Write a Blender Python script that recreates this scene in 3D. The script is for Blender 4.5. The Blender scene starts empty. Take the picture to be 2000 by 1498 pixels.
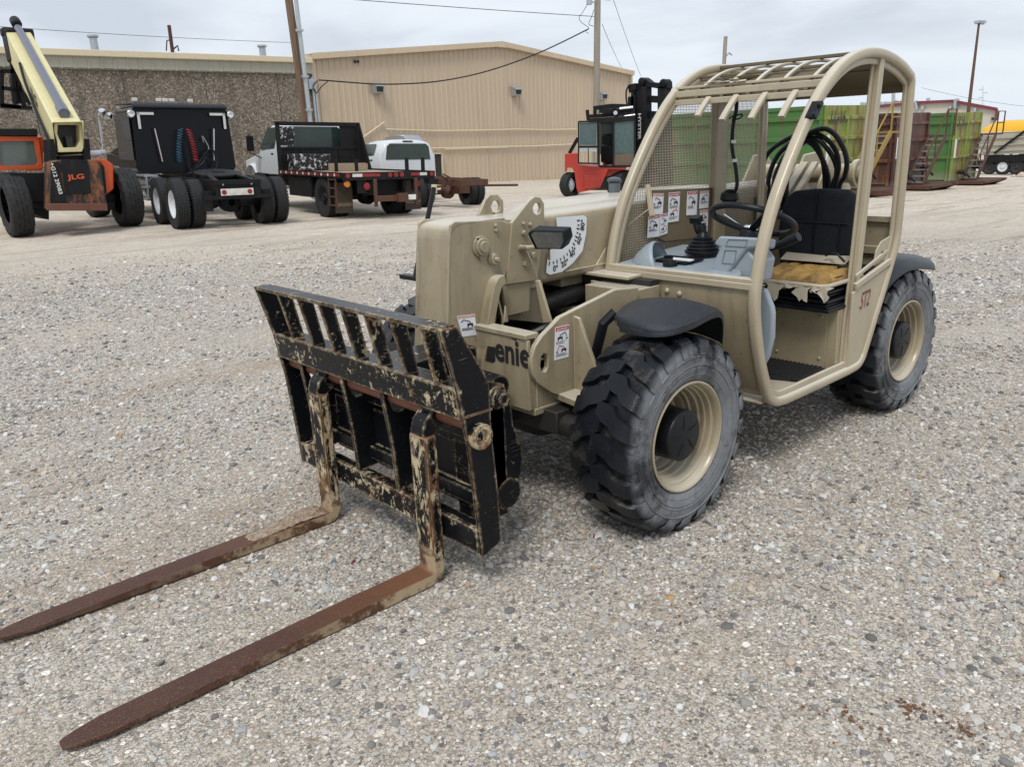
import bpy, bmesh, math, random
import numpy as np
from mathutils import Vector, Matrix, geometry
random.seed(7); RNG=np.random.default_rng(7)
V=Vector; R=math.radians; PI=math.pi
SC=bpy.context.scene; COL=SC.collection
# ---------------------------------------------------------------- camera (solved from the wheel rims, forks and carriage)
F=1574.34; YAW,PITCH,ROLL=3.986577,0.29311,-0.041329
CAM=V((2.547111,2.67969,1.581184))
fw=V((math.cos(YAW)*math.cos(PITCH),math.sin(YAW)*math.cos(PITCH),-math.sin(PITCH)))
r0=V((math.sin(YAW),-math.cos(YAW),0)); u0=r0.cross(fw)
rt=r0*math.cos(ROLL)+u0*math.sin(ROLL); up=rt.cross(fw)
cd=bpy.data.cameras.new('camera'); cam=bpy.data.objects.new('camera',cd); COL.objects.link(cam)
cd.sensor_width=36; cd.lens=F/2000*36; cd.clip_start=.05; cd.clip_end=3000
M=Matrix((rt,up,-fw)).transposed().to_4x4(); M.translation=CAM; cam.matrix_world=M; SC.camera=cam
def ray(px,py): return fw+rt*((px-1000)/F)-up*((py-749)/F)
def P(px,py,x=None,y=None,z=None,d=None):
    """a measured point of the photograph on a known vertical or level plane of the yard"""
    r=ray(px,py)
    if x is not None: t=(x-CAM.x)/r.x
    elif y is not None: t=(y-CAM.y)/r.y
    elif z is not None: t=(z-CAM.z)/r.z
    else: t=d
    return CAM+r*t
def PP(l,**k): return [P(a,b,**k) for a,b in l]
def terr(x,y):
    s=max(0.0,-3.0-x); return -0.037*(s*s/(s+3.0))+.018*min(18.0,max(0.0,-y-14.0))
def G(px,py):
    r=ray(px,py); lo,hi=1.0,220.0
    for _ in range(60):
        m=(lo+hi)/2; q=CAM+r*m
        if q.z>terr(q.x,q.y): lo=m
        else: hi=m
    q=CAM+r*lo; return V((q.x,q.y,terr(q.x,q.y)))
def gz(q): return V((q[0],q[1],terr(q[0],q[1])))
# ---------------------------------------------------------------- mesh builder
class MB:
    def __init__(s): s.v=[]; s.f=[]; s.m=[]; s.cm=0
    def mat(s,i): s.cm=i; return s
    def add(s,vs,fs):
        b=len(s.v); s.v+= [tuple(q) for q in vs]
        for f in fs: s.f.append(tuple(b+i for i in f)); s.m.append(s.cm)
        return s
    def poly(s,pts): return s.add(pts,[tuple(range(len(pts)))])
    def prism(s,pts,vec):
        n=len(pts); vec=V(vec); a=[V(q) for q in pts]; b=[q+vec for q in a]
        nn=V((0,0,0))
        for i in range(n): nn+=a[i].cross(a[(i+1)%n])
        if nn.dot(vec)>0: a.reverse(); b.reverse()
        return s.add(a+b,[tuple(range(n)),tuple(range(2*n-1,n-1,-1))]+[(i,n+i,n+(i+1)%n,(i+1)%n)[::-1] if False else ((i+1)%n,i,n+i,n+(i+1)%n) for i in range(n)])
    def plate(s,outer,holes,vec):
        vec=V(vec); loops=[[V(q) for q in outer]]+[[V(q) for q in h] for h in holes]
        flat=[q for l in loops for q in l]; n=len(flat)
        tr=geometry.tessellate_polygon(loops)
        vs=flat+[q+vec for q in flat]; fs=[]
        for t in tr:
            a,b,c=t; nn=(flat[b]-flat[a]).cross(flat[c]-flat[a])
            if nn.dot(vec)>0: t=(c,b,a)
            else: t=(a,b,c)
            fs.append(t); fs.append(tuple(n+i for i in t[::-1]))
        base=0
        for l in loops:
            k=len(l)
            for i in range(k): fs.append((base+i,base+(i+1)%k,n+base+(i+1)%k,n+base+i))
            base+=k
        return s.add(vs,fs)
    def box(s,c,d,rz=0,M=None):
        c=V(c); x,y,z=[q/2 for q in d]; vs=[V((i*x,j*y,k*z)) for k in(-1,1) for j in(-1,1) for i in(-1,1)]
        if M is None: M=Matrix.Rotation(rz,3,'Z')
        vs=[c+M@q for q in vs]
        return s.add(vs,[(0,2,3,1),(4,5,7,6),(0,1,5,4),(2,6,7,3),(0,4,6,2),(1,3,7,5)])
    def box2(s,a,b):
        return s.box([(a[i]+b[i])/2 for i in range(3)],[abs(a[i]-b[i]) for i in range(3)])
    def bar(s,p0,p1,w,h,upv=(0,0,1)):
        p0,p1=V(p0),V(p1); d=(p1-p0); L=d.length; d.normalize(); u=V(upv)
        sx=d.cross(u)
        if sx.length<1e-4: sx=d.cross(V((1,0,0)))
        sx.normalize(); uz=sx.cross(d)
        return s.box((p0+p1)/2,(w,L,h),M=Matrix((sx,d,uz)).transposed())
    def cyl(s,p0,p1,r0,r1=None,n=20,caps=True):
        p0,p1=V(p0),V(p1); r1=r0 if r1 is None else r1; d=(p1-p0).normalized()
        a=d.orthogonal().normalized(); b=d.cross(a); vs=[];fs=[]
        for p,r in((p0,r0),(p1,r1)):
            for i in range(n):
                t=2*PI*i/n; vs.append(p+(a*math.cos(t)+b*math.sin(t))*r)
        for i in range(n): fs.append((i,(i+1)%n,n+(i+1)%n,n+i))
        if caps: fs+= [tuple(range(n))[::-1],tuple(range(n,2*n))]
        return s.add(vs,fs)
    def tube(s,path,r,n=8,closed=False,caps=True):
        path=[V(q) for q in path]; m=len(path); rs=r if isinstance(r,(list,tuple)) else [r]*m
        vs=[];fs=[]; prev=None
        for i,q in enumerate(path):
            if closed: d=path[(i+1)%m]-path[i-1]
            else: d=path[min(i+1,m-1)]-path[max(i-1,0)]
            if d.length<1e-9: d=V((0,0,1))
            d.normalize()
            a=(prev-d*prev.dot(d)) if prev is not None else d.orthogonal()
            if a.length<1e-6: a=d.orthogonal()
            a.normalize(); prev=a; b=d.cross(a)
            for k in range(n):
                t=2*PI*k/n; vs.append(q+(a*math.cos(t)+b*math.sin(t))*rs[i])
        rng=m if closed else m-1
        for i in range(rng):
            j=(i+1)%m
            for k in range(n): fs.append((i*n+k,i*n+(k+1)%n,j*n+(k+1)%n,j*n+k))
        if caps and not closed: fs+= [tuple(range(n))[::-1],tuple(range((m-1)*n,m*n))]
        return s.add(vs,fs)
    def lathe(s,o,ax,prof,n=32,a0=0,a1=2*PI):
        """prof: (distance along axis, radius)"""
        o=V(o); ax=V(ax).normalized(); a=ax.orthogonal().normalized(); b=ax.cross(a); full=abs(a1-a0-2*PI)<1e-6
        N=n if full else n+1; vs=[];fs=[]
        for (h,r) in prof:
            for i in range(N):
                t=a0+(a1-a0)*i/n; vs.append(o+ax*h+(a*math.cos(t)+b*math.sin(t))*max(r,1e-5))
        for k in range(len(prof)-1):
            for i in range(n if full else n):
                j=(i+1)%N; fs.append((k*N+i,k*N+j,(k+1)*N+j,(k+1)*N+i))
        return s.add(vs,fs)
    def sweep(s,path,sec,n_axis,closed=False,caps=True):
        """rectangular/any section sec [(a,b)]: a along in-plane normal, b along n_axis"""
        path=[V(q) for q in path]; m=len(path); N=V(n_axis).normalized(); k=len(sec); vs=[];fs=[]
        for i,q in enumerate(path):
            if closed: d0=(path[i]-path[i-1]).normalized(); d1=(path[(i+1)%m]-path[i]).normalized()
            else:
                d1=(path[min(i+1,m-1)]-path[min(i,m-2)]).normalized(); d0=(path[max(i,1)]-path[max(i-1,0)]).normalized()
            d=(d0+d1)
            if d.length<1e-6: d=d1
            d.normalize(); nn=d.cross(N).normalized(); c=max(.35,d.dot(d1))
            for a,b in sec: vs.append(q+nn*(a/c)+N*b)
        rng=m if closed else m-1
        for i in range(rng):
            j=(i+1)%m
            for t in range(k): fs.append((i*k+t,i*k+(t+1)%k,j*k+(t+1)%k,j*k+t))
        if caps and not closed: fs+=[tuple(range(k))[::-1],tuple(range((m-1)*k,m*k))]
        return s.add(vs,fs)
    def grid(s,rows,th=0,nv=None):
        nr=len(rows); nc=len(rows[0]); vs=[V(q) for r in rows for q in r]; fs=[]
        for i in range(nr-1):
            for j in range(nc-1): fs.append((i*nc+j,i*nc+j+1,(i+1)*nc+j+1,(i+1)*nc+j))
        if th:
            nv=V(nv) if nv is not None else V((0,0,-1)); n=len(vs); vs2=[q+nv*th for q in vs]
            fs=fs+[tuple(n+i for i in f[::-1]) for f in fs]
            def e(a,b): fs.append((b,a,n+a,n+b))
            for j in range(nc-1): e(j,j+1); e((nr-1)*nc+j+1,(nr-1)*nc+j)
            for i in range(nr-1): e((i+1)*nc,i*nc); e(i*nc+nc-1,(i+1)*nc+nc-1)
            vs=vs+vs2
        return s.add(vs,fs)
    def build(s,name,mats,parent=None,bevel=0,seg=2,ang=35,fix=True,subd=0,o=None):
        me=bpy.data.meshes.new(name); org=V((0,0,0))
        top=parent
        if o is not None: org=V(o)
        elif parent is not None: org=V(parent.get('_o',(0,0,0)))
        me.from_pydata([tuple(V(q)-org) for q in s.v],[],s.f)
        if not isinstance(mats,(list,tuple)): mats=[mats]
        for m in mats: me.materials.append(m)
        me.polygons.foreach_set('material_index',s.m)
        me.validate()
        if fix:
            bm=bmesh.new(); bm.from_mesh(me); bmesh.ops.remove_doubles(bm,verts=bm.verts,dist=1e-5)
            bmesh.ops.recalc_face_normals(bm,faces=bm.faces); bm.to_mesh(me); bm.free()
        me.polygons.foreach_set('use_smooth',[True]*len(me.polygons)); me.set_sharp_from_angle(angle=R(ang)); me.update()
        ob=bpy.data.objects.new(name,me); COL.objects.link(ob)
        if parent is not None: ob.parent=parent; ob['_o']=list(org)
        else: ob.location=org; ob['_o']=list(org)
        if bevel:
            b=ob.modifiers.new('bevel','BEVEL'); b.width=bevel; b.segments=seg; b.limit_method='ANGLE'; b.angle_limit=R(40); b.harden_normals=False
        if subd:
            b=ob.modifiers.new('sub','SUBSURF'); b.levels=subd; b.render_levels=subd
        return ob
def tag(o,label,cat,group=None,kind=None):
    if label: o['label']=label
    if cat: o['category']=cat
    if group: o['group']=group
    if kind: o['kind']=kind
    return o
def empty(name,loc,label,cat,group=None):
    o=bpy.data.objects.new(name,None); COL.objects.link(o); o.location=loc; o['_o']=list(loc); o.empty_display_size=.2
    return tag(o,label,cat,group)
def struct(name,mb,mat,**k):
    o=mb.build(name,mat,**k); o['kind']='structure'; return o
def copy_tree(o,parent=None):
    c=o.copy(); COL.objects.link(c)
    if parent is not None: c.parent=parent
    for ch in [q for q in bpy.data.objects if q.parent==o]: copy_tree(ch,c)
    return c
def crom(pts,n=6,closed=False):
    pts=[V(q) for q in pts]; out=[]; m=len(pts)
    for i in range(m if closed else m-1):
        if closed: a,b,c,d=pts[i-1],pts[i],pts[(i+1)%m],pts[(i+2)%m]
        else: a,b,c,d=pts[max(i-1,0)],pts[i],pts[i+1],pts[min(i+2,m-1)]
        for k in range(n):
            t=k/n; out.append(.5*((2*b)+(c-a)*t+(2*a-5*b+4*c-d)*t*t+(3*b-a-3*c+d)*t**3))
    if not closed: out.append(pts[-1])
    return out
_tc={}
def text_geo(s,bold=False):
    if (s,bold) in _tc: return _tc[(s,bold)]
    cu=bpy.data.curves.new('t','FONT'); cu.body=s; cu.size=1; cu.resolution_u=3
    if bold: cu.offset=.025
    o=bpy.data.objects.new('t',cu); COL.objects.link(o); dg=bpy.context.evaluated_depsgraph_get(); dg.update()
    me=o.evaluated_get(dg).to_mesh(); vs=[tuple(q.co) for q in me.vertices]; fs=[tuple(p.vertices) for p in me.polygons]
    o.evaluated_get(dg).to_mesh_clear(); bpy.data.objects.remove(o); bpy.data.curves.remove(cu)
    _tc[(s,bold)]=(vs,fs); return vs,fs
def text(mb,s,o,ux,uy,h,w=None,bold=False,center=True):
    """lettering s with cap height h on the plane (ux, uy) around o; w squeezes it to a width"""
    vs,fs=text_geo(s,bold)
    if not vs: return
    x0=min(q[0] for q in vs); x1=max(q[0] for q in vs); y0=min(q[1] for q in vs); y1=max(q[1] for q in vs)
    sy=h/(y1-y0); sx=(w/(x1-x0)) if w else sy; o=V(o); ux=V(ux).normalized(); uy=V(uy).normalized()
    cx,cy=((x0+x1)/2,(y0+y1)/2) if center else (x0,y0)
    mb.add([o+ux*((q[0]-cx)*sx)+uy*((q[1]-cy)*sy) for q in vs],fs)
# ---------------------------------------------------------------- materials
def lin(c):
    return tuple((q/12.92 if q<=.04045 else ((q+.055)/1.055)**2.4) for q in [v/255 for v in c])
class NT:
    def __init__(s,name):
        s.m=bpy.data.materials.new(name); s.m.use_nodes=True; s.t=s.m.node_tree; s.n=s.t.nodes; s.b=s.n['Principled BSDF']; s.L=s.t.links.new
        s.tc=s.n.new('ShaderNodeTexCoord').outputs['Object']
    def node(s,t,**k):
        n=s.n.new(t)
        for a,b in k.items(): setattr(n,a,b)
        return n
    def setin(s,sock,v):
        if isinstance(v,bpy.types.NodeSocket): s.L(v,sock)
        elif isinstance(v,(tuple,list)) and len(v)==3 and sock.type=='RGBA': sock.default_value=(*v,1)
        else: sock.default_value=v
    def mapv(s,sc,loc=(0,0,0),src=None):
        n=s.node('ShaderNodeMapping'); s.L(src or s.tc,n.inputs[0]); n.inputs['Scale'].default_value=sc if isinstance(sc,tuple) else (sc,)*3; n.inputs['Location'].default_value=loc
        return n.outputs[0]
    def noise(s,scale,detail=5,rough=.6,vec=None,dist=0,out='Fac'):
        n=s.node('ShaderNodeTexNoise'); s.L(vec or s.tc,n.inputs['Vector']); n.inputs['Scale'].default_value=scale; n.inputs['Detail'].default_value=detail; n.inputs['Roughness'].default_value=rough; n.inputs['Distortion'].default_value=dist
        return n.outputs[out]
    def vor(s,scale,vec=None,feature='F1',out='Distance',rand=1):
        n=s.node('ShaderNodeTexVoronoi'); n.feature=feature; s.L(vec or s.tc,n.inputs['Vector']); n.inputs['Scale'].default_value=scale; n.inputs['Randomness'].default_value=rand
        return n.outputs[out]
    def ramp(s,fac,stops,interp='LINEAR'):
        n=s.node('ShaderNodeValToRGB'); cr=n.color_ramp; cr.interpolation=interp
        while len(cr.elements)<len(stops): cr.elements.new(.5)
        for e,(p,c) in zip(cr.elements,stops):
            e.position=p; e.color=(*c,1) if isinstance(c,(tuple,list)) else (c,c,c,1)
        s.setin(n.inputs[0],fac); return n.outputs[0]
    def mix(s,f,a,b,mode='MIX'):
        n=s.node('ShaderNodeMix'); n.data_type='RGBA'; n.blend_type=mode; n.clamp_factor=True
        s.setin(n.inputs[0],f); s.setin(n.inputs[6],a); s.setin(n.inputs[7],b); return n.outputs[2]
    def math(s,op,a,b=0.0,c=None,clamp=False):
        n=s.node('ShaderNodeMath'); n.operation=op; n.use_clamp=clamp; s.setin(n.inputs[0],a); s.setin(n.inputs[1],b)
        if c is not None: s.setin(n.inputs[2],c)
        return n.outputs[0]
    def sep(s,vec=None):
        n=s.node('ShaderNodeSeparateXYZ'); s.L(vec or s.tc,n.inputs[0]); return n.outputs
    def norm(s): return s.node('ShaderNodeNewGeometry').outputs['Normal']
    def pos(s): return s.node('ShaderNodeNewGeometry').outputs['Position']
    def bump(s,h,st=.3,dist=.01,nrm=None):
        n=s.node('ShaderNodeBump'); n.inputs['Strength'].default_value=st; n.inputs['Distance'].default_value=dist; s.L(h,n.inputs['Height'])
        if nrm is not None: s.L(nrm,n.inputs['Normal'])
        return n.outputs[0]
    def edge(s,rad=.006):
        n=s.node('ShaderNodeBevel'); n.samples=4; n.inputs['Radius'].default_value=rad
        d=s.node('ShaderNodeVectorMath'); d.operation='DOT_PRODUCT'; s.L(n.outputs[0],d.inputs[0]); s.L(s.norm(),d.inputs[1])
        return s.math('SUBTRACT',1.0,d.outputs['Value'])
    def fin(s,col,rough=.5,metal=0,nrm=None,coat=0,spec=None):
        s.setin(s.b.inputs['Base Color'],col); s.setin(s.b.inputs['Roughness'],rough); s.setin(s.b.inputs['Metallic'],metal)
        if nrm is not None: s.L(nrm,s.b.inputs['Normal'])
        if coat: s.b.inputs['Coat Weight'].default_value=coat; s.b.inputs['Coat Roughness'].default_value=.15
        if spec is not None: s.b.inputs['Specular IOR Level'].default_value=spec
        return s.m
def paint(name,c,rough=.38,spec=None,dirt=.35,dirtc=(.12,.1,.07),metal=0,bump=.15,coat=.0,chips=None,chipamt=.62,topsheen=None,scale=1.0,rust=0):
    t=NT(name); n1=t.noise(3*scale,6,.65); n2=t.noise(26*scale,5,.7)
    st=t.noise(9*scale,4,.6,vec=t.mapv((1,1,.12)))
    col=t.mix(t.ramp(n1,[(.35,0),(.75,dirt)]),c,tuple(q*.62+d*.35 for q,d in zip(c,dirtc)))
    col=t.mix(t.ramp(st,[(.5,0),(.8,dirt*.8)]),col,dirtc)
    col=t.mix(t.ramp(n2,[(.58,0),(.72,dirt*.6)]),col,dirtc)
    if rust:
        col=t.mix(t.math('MULTIPLY',t.ramp(t.noise(5*scale,8,.75,vec=t.mapv((1,1,.4))),[(.55-.12*rust,0),(.62-.1*rust,1)]),min(1,rust*1.2)),col,t.mix(n2,(.16,.05,.02),(.3,.12,.04)))
    if topsheen is not None:
        z=t.sep(t.norm())[2]; col=t.mix(t.math('MULTIPLY',t.ramp(z,[(.5,0),(.95,1)]),topsheen[1]),col,topsheen[0])  # upward faces paler: sheen from the sky painted into the colour
    if chips is not None:
        e=t.edge(.004); m=t.math('ADD',t.math('MULTIPLY',e,3.0),t.math('MULTIPLY',t.noise(18*scale,8,.75),1.0))
        col=t.mix(t.ramp(m,[(chipamt+.02,0),(chipamt+.05,1)]),col,chips)
    rg=t.math('MULTIPLY_ADD',n1,.25,rough-.1)
    return t.fin(col,rg,metal,t.bump(t.noise(160,3,.6),bump,.002),coat,spec)
def plain(name,c,rough=.5,metal=0,var=.25,sc=8,bump=0,coat=0,trans=0,spec=None):
    t=NT(name); n=t.noise(sc,5,.65); col=t.mix(n,tuple(q*(1-var) for q in c),tuple(min(1,q*(1+var)) for q in c))
    m=t.fin(col,rough,metal,t.bump(t.noise(sc*12,3,.6),bump,.003) if bump else None,coat,spec)
    if trans: t.b.inputs['Transmission Weight'].default_value=trans
    return m
MAT={}
def build_mats():
    beige=(.338,.284,.188)
    MAT['beige']=paint('beige_paint',beige,.31,None,.75,(.085,.062,.035),bump=.25,coat=.25,chips=(.5,.44,.33),chipamt=.74,topsheen=((.60,.56,.47),.65))
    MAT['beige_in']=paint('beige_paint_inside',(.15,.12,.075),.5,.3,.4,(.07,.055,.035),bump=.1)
    MAT['beige_hoop']=paint('beige_hoop',(.40,.345,.245),.34,None,.45,(.2,.16,.1),bump=.15,coat=.3,chips=(.03,.025,.02),chipamt=.93,topsheen=((.72,.68,.6),.6))
    MAT['grey_plastic']=plain('grey_plastic',(.26,.305,.345),.42,var=.12,bump=.2)
    MAT['white_label']=plain('white_label',(.68,.70,.72),.4,var=.06)
    MAT['red_label']=plain('red_label',(.45,.03,.04),.4,var=.1)
    MAT['orange_label']=plain('orange_label',(.55,.2,.1),.4,var=.1)
    MAT['ink']=plain('ink',(.02,.02,.022),.45,var=.1)
    MAT['maroon']=plain('maroon',(.16,.015,.025),.45,var=.15)
    MAT['blackplastic']=plain('black_plastic',(.010,.012,.015),.35,var=.3,bump=.3,spec=.22)
    MAT['hose']=plain('hose_rubber',(.008,.009,.011),.36,var=.3,spec=.2)
    MAT['glass']=plain('lamp_glass',(.25,.27,.27),.1,var=.1)
    MAT['fender0']=plain('lamp_cap',(.10,.12,.14),.35)
    MAT['lensd']=plain('lamp_lens',(.085,.085,.075),.12,var=.4,sc=60)
    MAT['chrome']=plain('chrome',(.7,.72,.74),.18,metal=1,var=.05)
    MAT['steel']=plain('galvanised_steel',(.45,.48,.5),.4,metal=.7,var=.15)
    MAT['dark']=plain('dark_grease',(.02,.019,.018),.5,var=.5,bump=.4)
    # black chipped carriage paint over cream primer
    def chipped(name,chip,vert=False,thr=.56,rustiness=.5):
        t=NT(name); v=t.mapv((1,1,.45)) if vert else t.tc
        n=t.noise(20,10,.80,vec=v,dist=.5); f=t.noise(60,4,.6,vec=v); e=t.edge(.018)
        sc=t.vor(9,vec=t.mapv((1.0,1.0,6.0)),feature='DISTANCE_TO_EDGE')
        big=t.noise(3.2,3,.5)
        m=t.math('ADD',n,t.math('MULTIPLY',t.math('SUBTRACT',big,.5),.35))
        m=t.math('ADD',m,t.math('MULTIPLY',t.math('MULTIPLY',e,1.5),f))
        m=t.math('ADD',m,t.math('MULTIPLY',t.math('SUBTRACT',f,.5),.28))
        chipm=t.ramp(m,[(thr,0),(thr+.018,1)])
        scr=t.math('MULTIPLY',t.ramp(sc,[(.006,1),(.012,0)]),t.ramp(t.noise(6,2,.5),[(.60,0),(.66,.8)]))
        chipm=t.math('MAXIMUM',chipm,scr)
        rm=t.ramp(t.math('ADD',t.math('ADD',t.noise(7,6,.7,vec=t.mapv(1,(3,1,7))),t.math('MULTIPLY',e,.35)),t.math('MULTIPLY',big,.2)),[(.74-.16*rustiness,0),(.84-.16*rustiness,1)])
        base=t.mix(f,(.003,.0035,.0045),(.011,.012,.015))
        col=t.mix(chipm,base,t.mix(f,tuple(q*.55 for q in chip),chip))
        col=t.mix(t.math('MULTIPLY',rm,t.ramp(m,[(thr-.04,.0),(thr,.9)])),col,t.mix(f,(.07,.028,.012),(.28,.14,.06)))
        rg=t.mix(chipm,(.26,.26,.26),(.62,.62,.62))
        h=t.math('SUBTRACT',t.math('MULTIPLY',f,.3),t.math('MULTIPLY',chipm,.5))
        return t.fin(col,rg,0,t.bump(h,.35,.0025),spec=.16)
    cream=(.60,.50,.33)
    MAT['chip']=chipped('chipped_black_paint',cream,thr=.575)
    MAT['chip_more']=chipped('worn_black_paint',cream,vert=True,thr=.505,rustiness=.75)
    MAT['chip_less']=chipped('black_paint',cream,thr=.635,rustiness=.25)
    t=NT('fork_rust'); n=t.noise(9,7,.7); f=t.noise(170,4,.7); x=t.sep(t.pos())[0]; z=t.sep(t.norm())[2]
    col=t.mix(n,(.034,.014,.009),(.095,.038,.023)); col=t.mix(t.ramp(t.noise(240,3,.6),[(.56,0),(.66,.6)]),col,(.24,.14,.10))
    heel=t.ramp(t.math('ADD',t.math('MULTIPLY',x,.5),t.math('MULTIPLY',n,.35)),[(.62,1),(.98,0)])
    col=t.mix(heel,col,t.mix(f,(.10,.035,.014),(.24,.12,.06)))
    side=t.math('SUBTRACT',1.0,t.math('ABSOLUTE',z),clamp=True)
    sidec=t.mix(t.ramp(t.noise(8,6,.7),[(.46,0),(.56,1)]),(.085,.04,.02),(.42,.33,.21))
    col=t.mix(t.math('MULTIPLY',side,t.ramp(t.math('MULTIPLY',x,.5),[(.60,.85),(.95,.1)])),col,sidec)
    MAT['rustfork']=t.fin(col,t.math('MULTIPLY_ADD',n,.3,.38),0,t.bump(t.math('ADD',f,n),.7,.003),spec=.35)
    MAT['rustrod']=plain('rusty_shaft',(.17,.06,.03),.55,var=.5,sc=14,bump=.4)
    # rubber: wet black tread, grey dusty sidewalls
    t=NT('tyre_rubber'); s=t.sep(); n=t.noise(5,6,.7); n2=t.noise(30,5,.7)
    rad=t.node('ShaderNodeVectorMath',operation='LENGTH'); mp=t.mapv((1,0,1)); t.L(mp,rad.inputs[0]); rr=rad.outputs['Value']
    sidem=t.math('MULTIPLY',t.ramp(s[1],[(.50,0),(.62,1)]),t.ramp(rr,[(.375,1),(.395,0)]))
    sidem.node.inputs[0]
    yy=t.math('DIVIDE',t.math('ABSOLUTE',s[1]),.25)
    sidem=t.math('MULTIPLY',t.ramp(yy,[(.50,0),(.585,1)]),t.ramp(rr,[(.360,1),(.392,0)]))
    dust=t.math('MULTIPLY',sidem,t.ramp(n,[(.25,.55),(.7,1)]))
    col=t.mix(dust,t.mix(n2,(.004,.005,.007),(.013,.015,.019)),t.mix(n2,(.13,.14,.155),(.27,.28,.29)))
    col=t.mix(t.ramp(t.noise(3,7,.75,vec=t.mapv(1,(4,2,9))),[(.50,0),(.60,.85)]),col,(.012,.014,.018))
    mud=t.math('MULTIPLY',t.ramp(rr,[(.34,0),(.39,1)]),t.ramp(t.noise(7,7,.7),[(.55,0),(.68,.5)]))
    col=t.mix(mud,col,(.12,.10,.075))
    MAT['tyre']=t.fin(col,t.mix(dust,t.ramp(n,[(.35,.22),(.65,.42)]),(.6,.6,.6)),0,t.bump(t.math('ADD',n2,t.noise(180,3,.6)),.3,.003),spec=.22)
    t=NT('far_tyre'); n=t.noise(12,6,.7); MAT['tyre_far']=t.fin(t.mix(n,(.010,.011,.013),(.040,.040,.040)),.6,0,t.bump(t.noise(60,3,.6),.4,.01),spec=.2)
build_mats()
# ================================================================ the telescopic handler
TH=empty('telehandler',(0,0,0),'beige telescopic handler with open caged cab and long rusty pallet forks on the gravel','telehandler')
def T(): return MB()
# ---- wheels
def tyre_mesh():
    m=T(); prof=[(-.125,.222),(-.14,.235),(-.153,.275),(-.158,.315),(-.152,.352),(-.142,.372),(-.135,.383),(-.07,.390),(0,.393),(.07,.390),(.135,.383),(.142,.372),(.152,.352),(.158,.315),(.156,.29),(.159,.288),(.156,.275),(.148,.245),(.14,.235),(.125,.222)]
    m.lathe((0,0,0),(0,1,0),prof,96)
    N=21; pitch=2*PI/N
    for side in(-1,1):
        for k in range(N):
            a0=(k+(.5 if side>0 else 0))*pitch
            st=[(-.016,-.06,.40,.0),(.022,.04,.60,.0),(.058,.10,.66,.0),(.085,.36,.58,.0),(.128,.48,.56,.002),(.145,.52,.56,.008),(.155,.56,.54,.022),(.160,.60,.42,.050)]
            vs=[]
            for (yc,c,w,drop) in st:
                y=yc*side; rt_=.418-.012*(abs(yc)/.14)**2-drop; rb=min(rt_-.004,.386-drop*.9)
                for aa,rad in((c-w*.5-.05,rb),(c-w*.5,rt_),(c+w*.5,rt_),(c+w*.5+.05,rb)):
                    t=a0-aa*pitch; vs.append(V((rad*math.cos(t),y,rad*math.sin(t))))
            fs=[]
            for i in range(len(st)-1):
                for j in range(3): fs.append((i*4+j,i*4+j+1,(i+1)*4+j+1,(i+1)*4+j))
            fs+=[(0,1,2,3),((len(st)-1)*4,(len(st)-1)*4+1,(len(st)-1)*4+2,(len(st)-1)*4+3)]
            m.add(vs,fs)
    for rr,hh in((.335,.1605),(.30,.1600),(.262,.1545)):
        m.lathe((0,0,0),(0,1,0),[(hh-.006,rr-.004),(hh-.0005,rr-.002),(hh-.0005,rr+.002),(hh-.006,rr+.004)],96)
    text_ring(m,'12-16.5 NHS  10PR TUBELESS',.322,.1585,.020,R(150))
    return m
def text_ring(m,s,rad,y,h,a0,step=.78):
    a=a0
    for ch in s:
        if ch!=' ':
            o=V((rad*math.cos(a),y,rad*math.sin(a))); text(m,ch,o,V((math.sin(a),0,-math.cos(a))),V((math.cos(a),0,math.sin(a))),h*(1 if ch not in '.-' else .25),bold=True)
        a-=h*step/rad
def rim_mesh():
    m=T(); m.lathe((0,0,0),(0,1,0),[(.128,.226),(.140,.232),(.146,.231),(.148,.225),(.142,.217),(.125,.213),(.112,.212),(.108,.205),(.085,.203),(.081,.197),(.060,.195),(.056,.187),(.025,.186),(.021,.178),(-.02,.178),(-.06,.185),(-.10,.205),(-.14,.225)],72)
    m.lathe((0,0,0),(0,1,0),[(-.02,.179),(-.035,.172),(-.05,.15),(-.055,.12),(-.055,.07),(-.055,.02)],48)
    m.lathe((0,0,0),(0,1,0),[(-.03,.186),(.0,.176),(.006,.172),(.0,.168),(-.04,.165)],48)
    return m
def hub_mesh():
    m=T(); m.lathe((0,0,0),(0,1,0),[(-.055,.112),(.03,.110),(.035,.105),(.04,.108),(.118,.107),(.124,.103),(.126,.098),(.126,.001)],48)
    for k in range(5):
        a=2*PI*k/5; q=[V((math.cos(a+b)*rr,.1275,math.sin(a+b)*rr)) for rr,b in((.03,0),(.05,.12),(.07,.2),(.088,.22))]
        m.tube(q,.0014,4)
    return m
def lugnuts():
    m=T(); m.cyl((0,-.05,0),(0,-.02,0),.012,n=6); return m
def front_wheel(loc,rz,label,spin=0):
    o=rim_mesh().build('wheel',MAT['beige'],None,ang=50,o=(0,0,0)); o.parent=TH; o.location=loc; o['_o']=[0,0,0]
    o.rotation_euler=(0,spin,rz); o['label']=label
    for nm,mb,mt in(('tyre',tyre_mesh(),MAT['tyre']),('hub',hub_mesh(),MAT['blackplastic'])):
        c=mb.build(nm,mt,o,ang=32)
    nut=None
    for k in range(8):
        a=2*PI*k/8+.2
        if nut is None: nut=lugnuts().build('wheel_nut',MAT['beige'],o,ang=32); q=nut
        else: q=nut.copy(); COL.objects.link(q); q.parent=o
        q.location=(.135*math.cos(a),0,.135*math.sin(a))
    v=T(); v.box((.178,.06,.03),(.02,.05,.035)); v.build('valve_guard',MAT['beige'],o,bevel=.003)
    return o
W1=front_wheel((0,.725,.405),0,'front wheel beside the fork carriage, with worn wet tread')
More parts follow.
